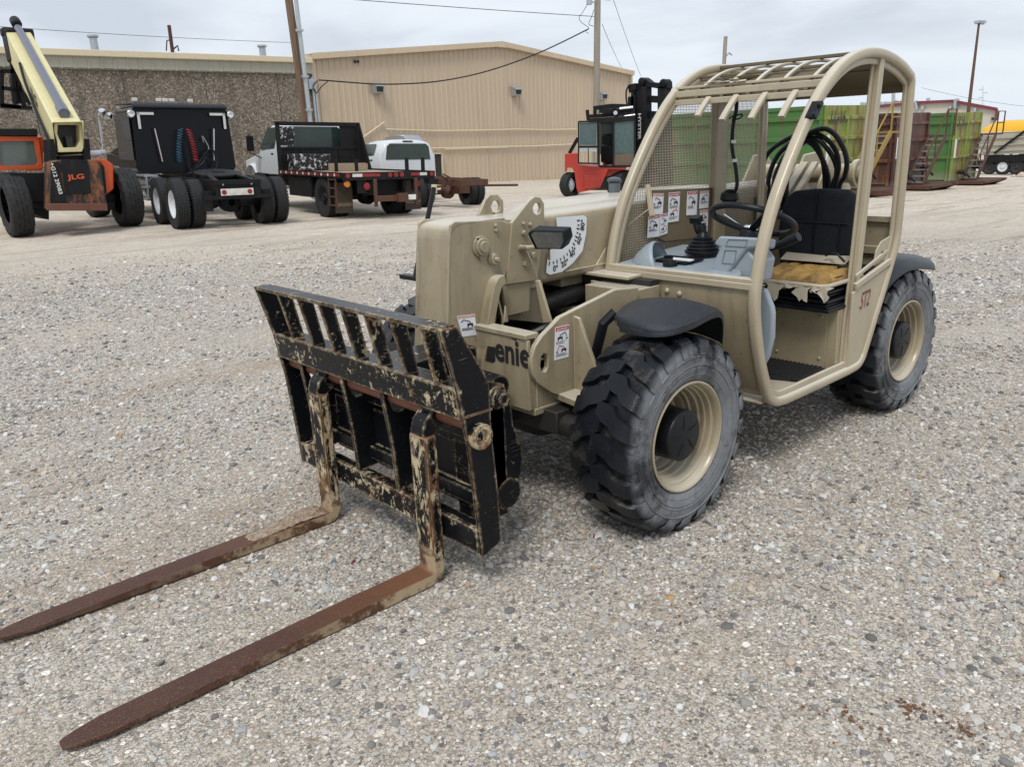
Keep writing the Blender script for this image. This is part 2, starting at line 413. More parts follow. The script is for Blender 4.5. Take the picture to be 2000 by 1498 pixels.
for loc,rz,sp,lb in(((-2.053,.725,.405),0,.4,'rear wheel with muddy tread behind the cab step'),((0,-.725,.405),PI,.9,'front wheel on the engine side, mostly hidden'),((-2.053,-.725,.405),PI,.2,'rear wheel on the engine side')):
    c=copy_tree(W1,TH); c.location=loc; c.rotation_euler=(0,sp,rz); c['label']=lb
# ---- chassis
ch=T()
ch.plate(PP([(1202,566),(1150,592),(1094,620),(1080,636),(1060,656),(1046,676),(1038,700),(1039,728),(1050,748),(1078,768),(1120,780),(1180,800),(1240,640),(1248,562)],y=.38),[PP([(1058,696),(1063,690),(1069,692),(1071,702),(1070,718),(1065,727),(1058,726),(1056,712)],y=.38)],(0,-.026,0))
ch.box2((.392,-.36,.50),(.372,.353,.80))                    # front plate
ch.box2((.40,-.37,.803),(.325,.353,.825)); ch.box2((.345,-.36,.5),(.335,.353,.81))
ch.prism(PP([(974,560),(1047,555),(1062,632),(976,622)],y=-.03),(0,-.015,0)); ch.box2((.33,-.36,.70),(-.4,.35,.71))
ch.box2((.37,.32,.50),(-.5,.35,.66)); ch.box2((.3,-.38,.5),(-2.5,-.36,.8)); ch.box2((-.5,.34,.5),(-2.5,.36,.8))
ch.box2((.36,-.36,.47),(-2.4,.353,.50))
ch.prism(PP([(1118,617),(1130,622),(1163,718),(1130,775),(1118,756)],x=.145),(-.018,0,0))
g=[P(1080,765,z=.545),P(1118,750,z=.545),P(1135,757,z=.545),P(1134,778,z=.545),P(1128,784,z=.545)]
ch.prism(g,(0,0,-.03))
ch.prism(PP([(1044,548),(1052,548),(1076,630),(1060,632)],x=.15),(-.015,0,0))  # web behind boom head
ch.prism([V((.20,.02,.825)),V((.06,.02,.825)),V((.04,.02,1.02)),V((.22,.02,.98))],(0,-.02,0))
ch.prism([V((.30,.10,.825)),V((.27,.10,.825)),V((.285,.10,.90))],(0,.012,0))
ch.prism(PP([(1153,548),(1205,558),(1246,562),(1243,582),(1155,575)],x=-.36),(-.02,0,0))
ch.box2((-.27,.06,.80),(-.46,.36,.905)); 
ch.build('chassis',MAT['beige'],TH,bevel=.004)
cb=T(); cb.box2((-.40,-.33,.55),(-.46,.35,.93)); cb.box2((.30,-.32,.712),(-.40,.35,.72)); cb.box2((.2,-.33,.72),(-.40,-.20,.92)); cb.cyl((.1,-.12,.78),(-.38,-.08,.84),.045,n=14); cb.tube(crom([(.15,.1,.74),(0,.18,.80),(-.2,.1,.78),(-.38,.2,.84)],5),.016,7); cb.build('engine_bay',MAT['dark'],TH)
vb=T(); b0=P(1066,612,x=-.30); b1=P(1114,598,x=-.30)
vb.box2((-.30,b0.y,b0.z),(-.36,b1.y+.06,b0.z+.055)); o=vb.build('valve_block',MAT['steel'],TH,bevel=.003)
for i in range(4):
    k=T(); yy=b0.y+.03+i*.045; k.cyl((-.299,yy,b0.z+.035),(-.285,yy,b0.z+.035),.010,n=12); k.build('valve_cap',plain('yellow_cap',(.4,.36,.05),.5) if i==0 else bpy.data.materials['yellow_cap'],o)
# axles, driveline
ax=T()
for X in(0,-2.053):
    ax.cyl((X,-.66,.405),(X,.66,.405),.075,n=20); ax.lathe((X,-.2,.405),(0,1,0),[(0,.08),(.05,.15),(.14,.19),(.26,.19),(.35,.15),(.4,.08)],24)
    ax.cyl((X,.45,.405),(X,.64,.405),.12,.14,n=20); ax.cyl((X,-.45,.405),(X,-.64,.405),.12,.14,n=20)
    ax.box2((X-.12,-.3,.42),(X+.12,.3,.5))
ax.cyl((0,0,.42),(-2.05,0,.42),.04); ax.box2((-.7,-.25,.3),(-1.3,.2,.6))
ax.box((.22,.18,.44),(.18,.5,.1)); ax.cyl((.25,.35,.42),(.25,.52,.42),.05); ax.cyl((.33,.05,.44),(.33,.16,.44),.055)
ax.build('axle',MAT['dark'],TH,bevel=.006)
# logo on the front plate
lg=T(); X=.3955
def onp(a): return P(*a,x=X)
a,b=onp((972,680)),onp((1046,690))
text(lg,'enie',(X,.262,.738),(0,1,0),(0,0,1),.105,w=.215,bold=True)
lg.prism([V((X,.255,.80)),V((X,.290,.80)),V((X,.290,.792))],(-.001,0,0))
lg.prism(PP([(952,676),(966,678),(967,704),(962,708),(948,704)],x=X),(-.001,0,0))
lg.build('logo',MAT['ink'],TH)
# ---- boom and engine cover
def rounded(cy,cz,w,h,r,n=4):
    out=[]
    for sx,sy,a0 in((1,1,0),(-1,1,90),(-1,-1,180),(1,-1,270)):
        for k in range(n+1):
            t=R(a0+90*k/n); out.append((cy+sx*(w/2-r)+r*math.cos(t),cz+sy*(h/2-r)+r*math.sin(t)))
    return out
bo=T(); s0=rounded(-.15,1.085,.28,.32,.035); xs=[.30,.0,-.6,-1.3,-2.0,-2.55]
rows=[]
for x in xs:
    rows.append([V((x,a,b+(.0 if x>-.1 else (-x-.1)*.012))) for a,b in s0])
bo.add([q for r_ in rows for q in r_],[(i*20+k,i*20+(k+1)%20,(i+1)*20+(k+1)%20,(i+1)*20+k) for i in range(len(xs)-1) for k in range(20)]+[tuple(range(20)),tuple(range(100,120))])
bo.box2((-.2,-.0095,.965),(-2.2,-.002,.975)); 
bo.box2((-.25,-.22,.88),(-2.2,-.08,.93))
boom=bo.build('boom',MAT['beige'],TH,bevel=.003)
# collar at the boom end with two lifting ears
co=T(); 
co.plate(PP([(1000,436),(1035,392),(1045,384),(1056,386),(1063,398),(1064,440),(1050,548),(990,556)],y=.035),[PP([(1041,406),(1046,396),(1055,398),(1058,408),(1055,417),(1048,420),(1042,414)],y=.035)],(0,-.022,0))
co.plate(PP([(932,430),(948,392),(958,381),(972,380),(983,392),(984,412),(978,432)],y=-.27),[PP([(959,404),(964,393),(973,392),(978,402),(976,412),(969,416),(962,413)],y=-.27)],(0,-.02,0))
c0=P(1000,436,y=.035); c1=P(1064,440,y=.035)
co.box2((c0.x,.012,1.232),(c1.x,-.27,1.248)); co.box2((c0.x,-.27,.93),(c1.x,-.292,1.248)); co.box2((c0.x-.01,-.27,.925),(c1.x,.012,.94))
for px,py,rr in((1034,439,.010),(1021,437,.008),(1022,455,.012),(1016,485,.016),(1041,498,.013),(1025,516,.014)):
    q=P(px,py,y=.035); co.cyl(q,q+V((0,.014,0)),rr,n=6)
co.build('boom_collar',MAT['beige'],TH,bevel=.003)
# hanging rod and bracket below the work light
ro=T(); q0=P(1030,490,y=.06); q1=P(1050,545,y=.09); ro.tube([q0,q1,P(1052,552,y=.09)],.004); ro.bar(P(1026,480,y=.055),P(1040,505,y=.055),.02,.008); ro.build('hanging_rod',MAT['beige'],boom)
# boom head (drop nose)
hd=T()
yn,yf=.03,-.20
side=[(880,440),(889,433),(978,430),(998,436),(1001,450),(1000,480),(998,505),(988,540),(972,545),(970,560),(972,620),(940,740),(868,770),(871,700),(874,600),(876,500)]
sp=PP(side,y=yn)
def xz(px,py,y=yn):
    q=P(px,py,y=y); return q.x,q.z
sec=[(q.x,q.z) for q in sp]
outl=[V((x,yn,z)) for x,z in sec]
hd.prism(outl,(0,-.014,0))
hd.prism([V((x,yf,z)) for x,z in sec],(0,.014,0))
fr=[(.20,1.262),(.40,1.262),(.46,1.258),(.487,1.247),(.502,1.225),(.508,1.19),(.520,1.05),(.53,.9),(.56,.75),(.58,.60),(.585,.5)]
rows=[[V((x,y,z)) for y in(yf,yf+.02,yf+.06,-.08,yn-.02,yn)] for x,z in fr]
hd.grid(rows,.014,(-.7,0,-.7))
hd.box2((.56,yf+.01,.46),(.30,yn-.01,.62))
head=hd.build('boom_head',MAT['beige'],TH,bevel=.005)
# curved reinforcing flange on the near side of the head
fl=T(); path=crom(PP([(979,545),(968,552),(960,580),(950,640),(943,700),(936,745)],y=.055),5)
fl.sweep(path,[(-.02,-.028),(.02,-.028),(.02,.028),(-.02,.028)],(0,1,0)); 
fl.grid([[P(966,560,y=.05),P(966,560,y=.02)],[P(980,620,y=.07),P(975,620,y=-.05)],[P(981,668,y=.08),P(976,668,y=-.05)],[P(968,676,y=.08),P(962,676,y=-.02)]],.01,(-1,0,0))
fl.build('head_flange',MAT['beige'],head,bevel=.003)
pn=T()
for px,py,r1,r2,h in((938,482,.045,.030,.035),(961,506,.027,.012,.045)):
    q=P(px,py,y=yn); pn.cyl(q,q+V((0,.012,0)),r1,n=28); pn.cyl(q+V((0,.012,0)),q+V((0,.026,0)),r1*.82,n=28); pn.cyl(q+V((0,.026,0)),q+V((0,h,0)),r2*.8,n=28)
for px,py in((930,467),(938,505),(967,441),(968,450)):
    q=P(px,py,y=yn); pn.cyl(q,q+V((0,.012,0)),.009,n=6)
pn.build('pivot_pin',MAT['beige'],head,bevel=.002)
# engine cover
en=T(); n=14; rows=[]
for i in range(n+1):
    u=i/n; x=-.33-u*2.1; zt=1.245-.26*max(0,(.16-u)/.16)**2-.05*max(0,(u-.7)/.3)**2
    row=[]
    for v,(yy,dz) in enumerate([(-.31,0),(-.36,.008),(-.5,.012),(-.7,.004),(-.83,-.02),(-.89,-.07),(-.905,-.16),(-.905,-.5)]): row.append(V((x,yy,max(zt+dz,.6) if v<7 else .62)))
    rows.append(row)
en.grid(rows,.02,(0,.3,-1)); f0=rows[0]
en.prism([q for q in f0]+[V((f0[0].x,-.31,.62))],(-.02,0,0)); en.prism([q for q in rows[-1]]+[V((rows[-1][0].x,-.31,.62))],(.02,0,0))
en.build('engine_cover',MAT['beige'],TH,ang=50)
# boom pivot at the rear
pv=T(); pv.cyl((-2.45,-.42,1.30),(-2.45,.30,1.30),.058,n=28); pv.cyl((-2.45,.30,1.30),(-2.45,.335,1.30),.085,n=28); pv.cyl((-2.45,.335,1.30),(-2.45,.36,1.30),.06,n=28)
for y in(-.36,.0,.17):
    pv.prism([V((-2.75,y,.78)),V((-2.1,y,.78)),V((-2.18,y,1.18)),V((-2.36,y,1.42)),V((-2.5,y,1.43)),V((-2.62,y,1.33))],(0,.02,0))
pv.box2((-2.1,-.3,.78),(-2.78,.36,.84)); pv.bar((-2.3,.05,1.37),(-1.95,.05,1.08),.05,.03); pv.bar((-2.3,.12,1.37),(-1.95,.12,1.08),.04,.03); pv.bar((-2.35,-.05,1.38),(-2.0,-.05,1.1),.04,.03)
pv.box2((-2.5,-.35,.55),(-2.75,.40,.8))
pv.build('boom_pivot',MAT['beige'],TH,bevel=.006)
# hydraulic hoses arching behind the seat
hz=[([(1489,392),(1488,340),(1500,300),(1540,271),(1575,262),(1596,285),(1608,320),(1611,372)],-1.98,-2.15),
    ([(1500,392),(1502,345),(1522,300),(1560,275),(1583,280),(1600,300),(1615,335),(1618,372)],-1.99,-2.15),
    ([(1511,385),(1514,345),(1534,305),(1562,284),(1590,270),(1615,290),(1632,320),(1633,345),(1625,372)],-2.0,-2.12),
    ([(1526,378),(1528,345),(1545,300),(1580,262),(1605,266),(1630,290),(1638,325),(1630,372)],-2.01,-2.1),
    ([(1535,385),(1540,330),(1562,275),(1600,253),(1625,258),(1645,285),(1654,315),(1650,345),(1638,372)],-2.02,-2.06)]
for pts,xa,xb in hz:
    m=T(); L=len(pts); q=[P(a,b,x=xa+(xb-xa)*i/(L-1)) for i,(a,b) in enumerate(pts)]; q.append(q[-1]-V((0,0,.35))); q.insert(0,q[0]-V((0,0,.3))); m.tube(crom(q,6),.0145,10); m.build('hydraulic_hose',MAT['hose'],TH)
# ---- work light on the collar
wl=T(); A=lambda px,py:P(px,py,y=.17); c=P(1068,467,y=.17)
f_=[(1030,456),(1037,450),(1102,452),(1106,470),(1098,488),(1045,487)]
front=[P(a,b,y=.20) for a,b in f_]
wl.prism(front,(-.075,-.03,.012))
o=wl.build('work_light',MAT['blackplastic'],TH,bevel=.004)
lens=T(); cc=sum(front,V((0,0,0)))/6; lp=[cc+(q-cc)*.84+V((.004,.006,0)) for q in front]; lens.prism(lp,(.003,.002,0)); 
lens.build('lens',MAT['lensd'],o)
lb=T(); lb.tube([P(1016,484,y=.04),P(1030,484,y=.11),P(1060,482,y=.15)],.010,8); lb.tube([c+V((-.03,-.02,-.04)),c+V((-.06,-.05,-.10))],.006); lb.build('light_bracket',MAT['beige'],o)
# far side lamp beyond the boom
m=T(); q=P(1200,353,y=-.6)
for k_ in range(1): m.add([q+V((.02*math.cos(a)*math.cos(b),.0,0))+(rt*.058*math.cos(a)*math.cos(b)+V((0,0,1))*.020*math.sin(b)+fw*.03*math.sin(a)*math.cos(b)) for b in [PI*(j/8-.5) for j in range(9)] for a in [2*PI*i/16 for i in range(16)]],[(j*16+i,j*16+(i+1)%16,(j+1)*16+(i+1)%16,(j+1)*16+i) for j in range(8) for i in range(16)])
m.cyl(q+V((0,0,-.015)),q+V((0,0,-.2)),.035,n=12); m.build('beacon_lamp',MAT['fender0'],TH)
# ---- angle scale on the boom
m=T(); cy=.003; q=PP([(1087,425),(1140,421),(1146,425),(1145,455),(1138,490),(1120,513),(1098,531),(1074,537),(1067,533),(1071,495),(1090,470)],y=cy)
m.prism(q,(0,-.002,0)); o=m.build('angle_scale',MAT['white_label'],boom)
m=T(); ctr=P(1088,432,y=cy+.002)
e0=P(1078,518,y=cy+.002)-ctr; Rr=e0.length
pa=P(1078,509,y=cy+.002); pb=P(1130,430,y=cy+.002)
import_pts=[(1073,515),(1081,513),(1088,511),(1095,507),(1102,503),(1108,497),(1113,491),(1118,484),(1121,477),(1124,470),(1126,463),(1128,455),(1129,447),(1130,440),(1130,431)]
for i,(a,b) in enumerate(import_pts):
    p0=P(a,b,y=cy+.002); d=(p0-ctr).normalized(); L=.013 if i%2 else .020; tn=V((d.z,0,-d.x)); w=.0032
    m.poly([p0-d*L*.5-tn*w,p0+d*L*.5-tn*w,p0+d*L*.5+tn*w,p0-d*L*.5+tn*w])
for s_,(a,b) in(('0°',(1085,524)),('20°',(1103,514)),('40°',(1119,494)),('60°',(1132,467)),('80°',(1138,440))):
    p0=P(a,b,y=cy+.002); d=(p0-ctr).normalized(); uy_=V((-d.x,0,-d.z)); text(m,s_,p0,uy_.cross(V((0,1,0))),uy_,.030,bold=True)
m.build('scale_marks',MAT['ink'],o)
# ---- warning decals
DC=[]
def decal(quad,plane,kind='danger',parent=None,nudge=(0,.002,0)):
    """quad TL,TR,BR,BL in the photograph on a plane"""
    nd=V(nudge); q=[P(a,b,**plane)+nd for a,b in quad]; m=T(); cols=[MAT['white_label'],MAT['red_label' if kind=='danger' else 'orange_label'],MAT['ink'],MAT['red_label']]
    m.mat(0).prism(q,-nd*.8)
    def at(u,v,k=1): return (q[0]*(1-u)+q[1]*u)*(1-v)+(q[3]*(1-u)+q[2]*u)*v+nd*(.35*k)
    m.mat(1).poly([at(.03,.02),at(.97,.02),at(.97,.13),at(.03,.13)])
    ux=(q[1]-q[0]); uy=(q[0]-q[3]); w=ux.length; h=uy.length
    m.mat(0); text(m,'DANGER' if kind=='danger' else 'WARNING',at(.57,.078,2),ux,uy,h*.055,w=w*.6,bold=True)
    tp=at(.17,.04,2); m.poly([tp,at(.1,.115,2),at(.24,.115,2)])
    m.mat(2)
    rg=random.Random(int(quad[0][0]*7+quad[0][1])); one=h/w<1.35
    for k,v0 in enumerate((.18,) if one else (.18,.56)):
        fl=rg.random()<.5; U=lambda u:(1-u if fl else u); hh=.24 if not one else .4
        m.mat(3 if (k and kind=='danger') else 2)
        m.tube([at(U(.16+rg.uniform(-.05,.05)),v0+hh*rg.uniform(.25,.6),1),at(U(.30),v0+hh*.06,1),at(U(.62),v0+hh*.30,1),at(U(.70),v0+hh*.62,1)],w*.022,4)
        m.mat(2)
        m.poly([at(U(.48),v0+hh*.55,1.1),at(U(.80),v0+hh*.55,1.1),at(U(.84),v0+hh*.80,1.1),at(U(.46),v0+hh*.80,1.1)])
        for uu in(.50,.76):
            c=at(U(uu),v0+hh*.88,1.2); m.poly([c+ux*.05*math.cos(t)+uy*(.05*w/h)*math.sin(t) for t in [PI/4*i for i in range(8)]])
        if rg.random()<.6: m.tube([at(U(.12),v0+hh*.75,1),at(U(.22),v0+hh*.95,1)],w*.018,4); m.tube([at(U(.12),v0+hh*.95,1),at(U(.22),v0+hh*.75,1)],w*.018,4)
        for j in range(3 if not one else 4):
            vv=v0+hh+.03+.033*j; m.tube([at(.08,vv,1),at(.92-rg.uniform(0,.35),vv,1)],w*.008,3)
    return m.build('warning_decal',cols,parent or TH)
decal([(892,618),(927,613),(931,654),(903,658)],dict(y=yn),'warning',head)
decal([(1084,640),(1111,634),(1110,697),(1082,704)],dict(y=.38),'danger')
# ================================================================ cab
YN=.87; YF=.03
HP=[(-.638,.413),(-.590,.500),(-.541,.621),(-.499,.767),(-.483,.892),(-.494,.989),(-.526,1.114),(-.584,1.257),(-.66,1.388),(-.767,1.539),(-.879,1.673),(-.998,1.777),(-1.127,1.849),(-1.266,1.889),(-1.417,1.900),(-1.556,1.886),(-1.70,1.851),(-1.812,1.803)]
def hoopxz(n=5): return [(q.x,q.z) for q in crom([V((a,0,b)) for a,b in HP],n)]
HX=hoopxz()
def hz_at_x(x):  # upper outline height for x
    best=None
    for (a,b),(c,d) in zip(HX,HX[1:]):
        if min(a,c)-1e-6<=x<=max(a,c)+1e-6 and b>.89:
            t=(x-a)/((c-a) or 1e-9); z=b+(d-b)*t; best=z if best is None else max(best,z)
    return best
def hx_at_z(z):
    for (a,b),(c,d) in zip(HX,HX[1:]):
        if min(b,d)<=z<=max(b,d) and a>-1.3: 
            t=(z-b)/((d-b) or 1e-9); return a+(c-a)*t
    return -1.3
def rsec(w,h,r=.012):
    return [(a,b) for a,b in rounded(0,0,w,h,r,2)]
cf=T()
# near hoop, C post and sill as one bent tube
path=[V((x,YN-.025,z)) for x,z in HX]
path+=crom([V((-1.824,YN-.025,1.78)),V((-1.835,YN-.025,1.5)),V((-1.836,YN-.025,1.15)),V((-1.828,YN-.025,.99)),V((-1.75,YN-.025,.81)),V((-1.64,YN-.025,.60)),V((-1.565,YN-.025,.455)),V((-1.53,YN-.025,.405)),V((-1.46,YN-.025,.378)),V((-1.2,YN-.025,.372)),V((-.95,YN-.025,.370)),V((-.75,YN-.025,.372)),V((-.68,YN-.025,.385))],4)
cf.sweep([V((q.x,q.y,q.z)) for q in path],rsec(.044,.05,.014),(0,1,0),closed=True)
# inner flange of the hoop, a thinner strip set back
cx,cz=-1.2,1.1
def inset(q,d):
    v=V((cx-q.x,0,cz-q.z)); v.normalize(); return q+v*d
inn=[inset(q,.036)+V((0,-.008,0)) for q in path]; cf.sweep(inn,rsec(.03,.018,.004),(0,1,0),closed=True)
hoop=cf.build('door_frame',MAT['beige_hoop'],TH,ang=50)
# far hoop
ff=T(); pf=[V((x,YF,z)) for x,z in HX if z>.86]; pf=pf+[V((-1.83,YF,1.7)),V((-1.836,YF,1.3)),V((-1.836,YF,.95))]
ff.sweep(pf,rsec(.044,.045,.014),(0,1,0)); inn=[inset(q,.034)+V((0,.012,0)) for q in pf]; ff.sweep(inn,rsec(.028,.016,.004),(0,1,0))
ff.build('far_hoop',MAT['beige_hoop'],TH,ang=50)
# posts
bp=T(); b0=P(1719,112,y=YN-.03); b1=P(1652,705,y=YN-.03)
bp.bar(V((b0.x,YN-.03,1.885)),V((b1.x,YN-.03,.39)),.034,.044,(1,0,0)); bp.bar(V((b0.x-.035,YN-.04,1.88)),V((b1.x-.03,YN-.04,.39)),.014,.03,(1,0,0)); bp.bar(V((b0.x+.033,YN-.045,1.87)),V((b1.x+.03,YN-.045,.39)),.012,.03,(1,0,0))
bp.build('door_post',MAT['beige_hoop'],TH,bevel=.004)
bf=T(); bf.bar(V((-1.375,YF,1.86)),V((-1.375,YF,.93)),.045,.075,(1,0,0)); bf.bar(V((-1.375,YF+.03,1.86)),V((-1.375,YF+.03,.93)),.012,.11,(1,0,0)); bf.build('middle_post',MAT['beige'],TH,bevel=.005)
# roof: solid curved sheet behind, bent bars over it, guard stubs in front
rs=T(); rx=[x for x,z in HX if z>1.7]; prof=[(x,z-.036) for x,z in HX if z>1.74 and x<-.97]
rs.grid([[V((x,y,z)) for y in(YF+.02,.3,.6,YN-.04)] for x,z in prof],.006,(0,0,-1))
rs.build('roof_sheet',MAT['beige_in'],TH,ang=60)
def bar_on_hoop(mb,y,z0,z1,x_lt,w=.02,h=.02,off=0.0):
    q=[V((x,y,z+off)) for x,z in HX if z0<z<=z1 and x<x_lt]
    if len(q)>1: mb.sweep(q,rsec(w,h,.003),(0,1,0))
for i,yy in enumerate((.17,.315,.46,.605,.75)):
    m=T(); bar_on_hoop(m,yy,1.70,2,-.955,.014,.020,-.012); m.build('roof_bar',MAT['beige_hoop'],TH,ang=50)
for px,py,qx,qy in((1394,154,1345,226),(1449,149,1398,225),(1506,144,1455,223),(1566,138,1514,220)):
    a=P(px,py,x=-.965); t=P(qx,qy,x=-.85)
    yy=(a.y+t.y)/2; m=T(); q=[V((x,yy,z-.02)) for x,z in HX if t.z-.01<z<1.775 and x>-1.02]; m.sweep(q,rsec(.018,.03,.003),(0,1,0)); m.build('guard_bar',MAT['beige_hoop'],TH,ang=50)
cr=T()
cr.bar(V((-.975,YF,1.765)),V((-.975,YN-.03,1.765)),.018,.03); cr.bar(V((-1.005,YF,1.795)),V((-1.005,YN-.03,1.795)),.035,.012); cr.bar(V((-.968,YF,1.725)),V((-.968,YN-.03,1.725)),.014,.028)
cr.build('roof_crossbar',MAT['beige_hoop'],TH,bevel=.003)
rh=T(); a=P(1485,196,x=-1.83); rh.box2((-1.825,YF+.02,1.805),(-1.84,YN-.04,a.z+.012)); rh.box2((-1.815,YF+.02,a.z+.02),(-1.85,YN-.04,a.z-.012)); rh.bar(V((-1.6,YF,1.845)),V((-1.6,YN-.03,1.845)),.03,.025)
rh.bar(V((-1.36,YF+.02,1.902)),V((-1.36,YN-.04,1.902)),.03,.016); rh.bar(V((-1.18,YF+.02,1.850)),V((-1.18,YN-.04,1.850)),.02,.014)
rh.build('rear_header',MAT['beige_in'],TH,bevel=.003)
m=T(); q=P(1508,146,x=-1.15); m.lathe((-1.2,.30,1.835),(0,0,-1),[(0,.11),(.012,.10),(.03,.05),(.034,.001)],28); m.build('dome_light',MAT['beige'],TH)
m=T(); 
for k in range(6):
    y=.24+.035*k; z=1.808+.004*math.sin(k*2.1); m.box((-.985,y,z),(.035,.045,.004),M=Matrix.Rotation(.3*math.sin(k*3),3,'Y')@Matrix.Rotation(.5*math.sin(k*1.7),3,'Z'))
m.build('torn_trim',MAT['beige_hoop'],TH,bevel=.003)
# hinge bracket on the near hoop
m=T(); h0=P(1598,200,y=YN+.004); h1=P(1583,232,y=YN+.004); m.bar(h0,h1,.02,.05,(0,1,0)); 
for q in (P(1597,205,y=YN+.02),P(1586,225,y=YN+.02)): m.cyl(q,q+V((0,.018,0)),.012,n=10)
m.build('hinge_bracket',MAT['blackplastic'],TH,bevel=.004)
# wire mesh on the far side
def screen(x0,x1,z0,yy,dx=.0132,wr=.0011):
    m=T(); x=x0
    while x>x1:
        zt=hz_at_x(x)
        if zt and zt-.03>z0: m.box2((x-wr,yy-wr,z0),(x+wr,yy+wr,zt-.02))
        x-=dx
    z=z0
    while z<1.88:
        xs=hx_at_z(z) if z<1.85 else None
        if z>1.80:
            c=[a for a,b in HX if b>z+.01]; 
            if not c: break
            xa=min(max(c),x0); xb=max(min(c),x1)
        else: xa=min(xs-.01,x0); xb=x1
        if xa>xb: m.box2((xa,yy+wr,z-wr),(xb,yy+3*wr,z+wr))
        z+=dx
    return m
wm=plain('mesh_paint',(.42,.37,.28),.45,var=.15)
screen(-.50,-1.36,.955,YF-.012).build('mesh_screen',wm,TH,fix=False)
screen(-1.39,-1.82,.955,YF-.012).build('mesh_screen',wm,TH,fix=False)
# lower far side and decal panel
lp=T(); lp.box2((-.48,YF-.025,.40),(-1.85,YF-.015,.955)); 
dp=[P(1262,372,y=YF+.006),P(1395,367,y=YF+.006),P(1393,462,y=YF+.006),P(1300,472,y=YF+.006),P(1280,463,y=YF+.006),P(1265,462,y=YF+.006)]
lp.prism(dp,(0,-.006,0)); lp.box2((-1.42,YF-.02,.95),(-1.85,YF-.012,1.20))
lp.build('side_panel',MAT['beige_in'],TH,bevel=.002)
DP=dict(y=YF+.009)
for quad,kd in(([(1276,378),(1296,378),(1294,418),(1272,420)],'warning'),([(1306,377),(1328,375),(1325,432),(1304,435)],'danger'),([(1342,375),(1362,373),(1360,420),(1340,421)],'danger'),([(1367,374),(1385,372),(1383,406),(1365,408)],'warning'),([(1367,411),(1383,409),(1381,452),(1365,455)],'warning'),([(1266,424),(1288,420),(1287,462),(1264,465)],'danger'),([(1289,419),(1304,416),(1303,456),(1288,461)],'danger')):
    decal(quad,DP,kd)
# front sill, curved front apron, brackets
fs=T(); fs.bar(V((-.492,YF,.965)),V((-.492,YN-.03,.965)),.05,.022); fs.bar(V((-.478,YF,.942)),V((-.478,YN-.03,.942)),.03,.03)
fs.prism(PP([(1190,512),(1172,540),(1164,552),(1240,566),(1250,556),(1196,538)],y=.035),(0,-.02,0)) if False else None
fs.box2((-.36,-.03,.930),(-.50,.25,.946)); fs.prism([V((-.40,-.02,.946)),V((-.50,-.02,.946)),V((-.50,-.02,1.05))],(0,.014,0)); fs.prism([V((-.46,.235,.93)),V((-.49,.235,.93)),V((-.49,.235,.84))],(0,.012,0))
fs.build('front_sill',MAT['beige_hoop'],TH,bevel=.004)
ap=T(); rows=[]
for x,z in [(x,z) for x,z in HX if z<.945][::2]+[(-.49,.945)]: rows.append([V((x+.004,y,z)) for y in(.10,.3,.6,YN-.04)])
rows=rows[::-1]; ap.grid(rows,.008,(-1,0,0)); apron=ap.build('front_apron',MAT['beige'],TH,ang=60)
for px,py,rr in((1303,568,.013),(1327,574,.013),(1465,571,.007),(1245,556,.004)):
    m=T(); q=P(px,py,x=-.478); m.lathe(q,(1,0,0),[(0,rr),(rr*.45,rr*.9),(rr*.75,rr*.5),(rr*.85,.001)],16); m.build('plug',MAT['beige_hoop'],apron)
# near lower rear panel with the stencilled number
sp=T(); pl=[(-1.375,.39),(-1.46,.388),(-1.52,.405),(-1.565,.46),(-1.64,.61),(-1.75,.82),(-1.82,.985),(-1.70,.905),(-1.385,.745)]
q=PP([(1668,572),(1735,522)],y=YN-.012); pl[-1]=(q[0].x+.01,q[0].z); pl[-2]=(-1.80,q[1].z+.01); 
sp.prism([V((x,YN-.012,z)) for x,z in pl],(0,-.012,0))
a,b=P(1670,560,y=YN-.01),P(1738,510,y=YN-.01); a.x-=.0; sp.bar(a,b,.03,.02,(0,1,0)); sp.bar(a+V((0,0,.05)),b+V((0,-.02,.05)),.02,.012,(0,1,0))
sp.prism(PP([(1706,520),(1712,490),(1722,472),(1738,462),(1752,462),(1745,500),(1740,512)],y=YN-.03),(0,-.008,0))
spn=sp.build('rear_side_panel',MAT['beige_hoop'],TH,bevel=.003)
m=T(); q=P(1724,497,y=YN-.027); m.lathe(q,(0,1,0),[(0,.016),(.001,.016),(.0015,.001)],16); m.build('hole',MAT['dark'],spn)
m=T(); a=P(1691,584,y=YN-.0090); text(m,'ST2',a,(-1,0,.10),(-.18,0,1),.088,w=.10); m.build('stencil',MAT['maroon'],spn)
# cross rails behind the seat
cr=T()
for z0,z1 in((1.115,1.085),(.955,.915)): cr.box2((-1.82,.1,z0),(-1.85,YN-.05,z1))
cr.box2((-1.842,.1,1.09),(-1.848,YN-.05,.80)); cr.build('rear_panel',MAT['beige'],TH,bevel=.002)
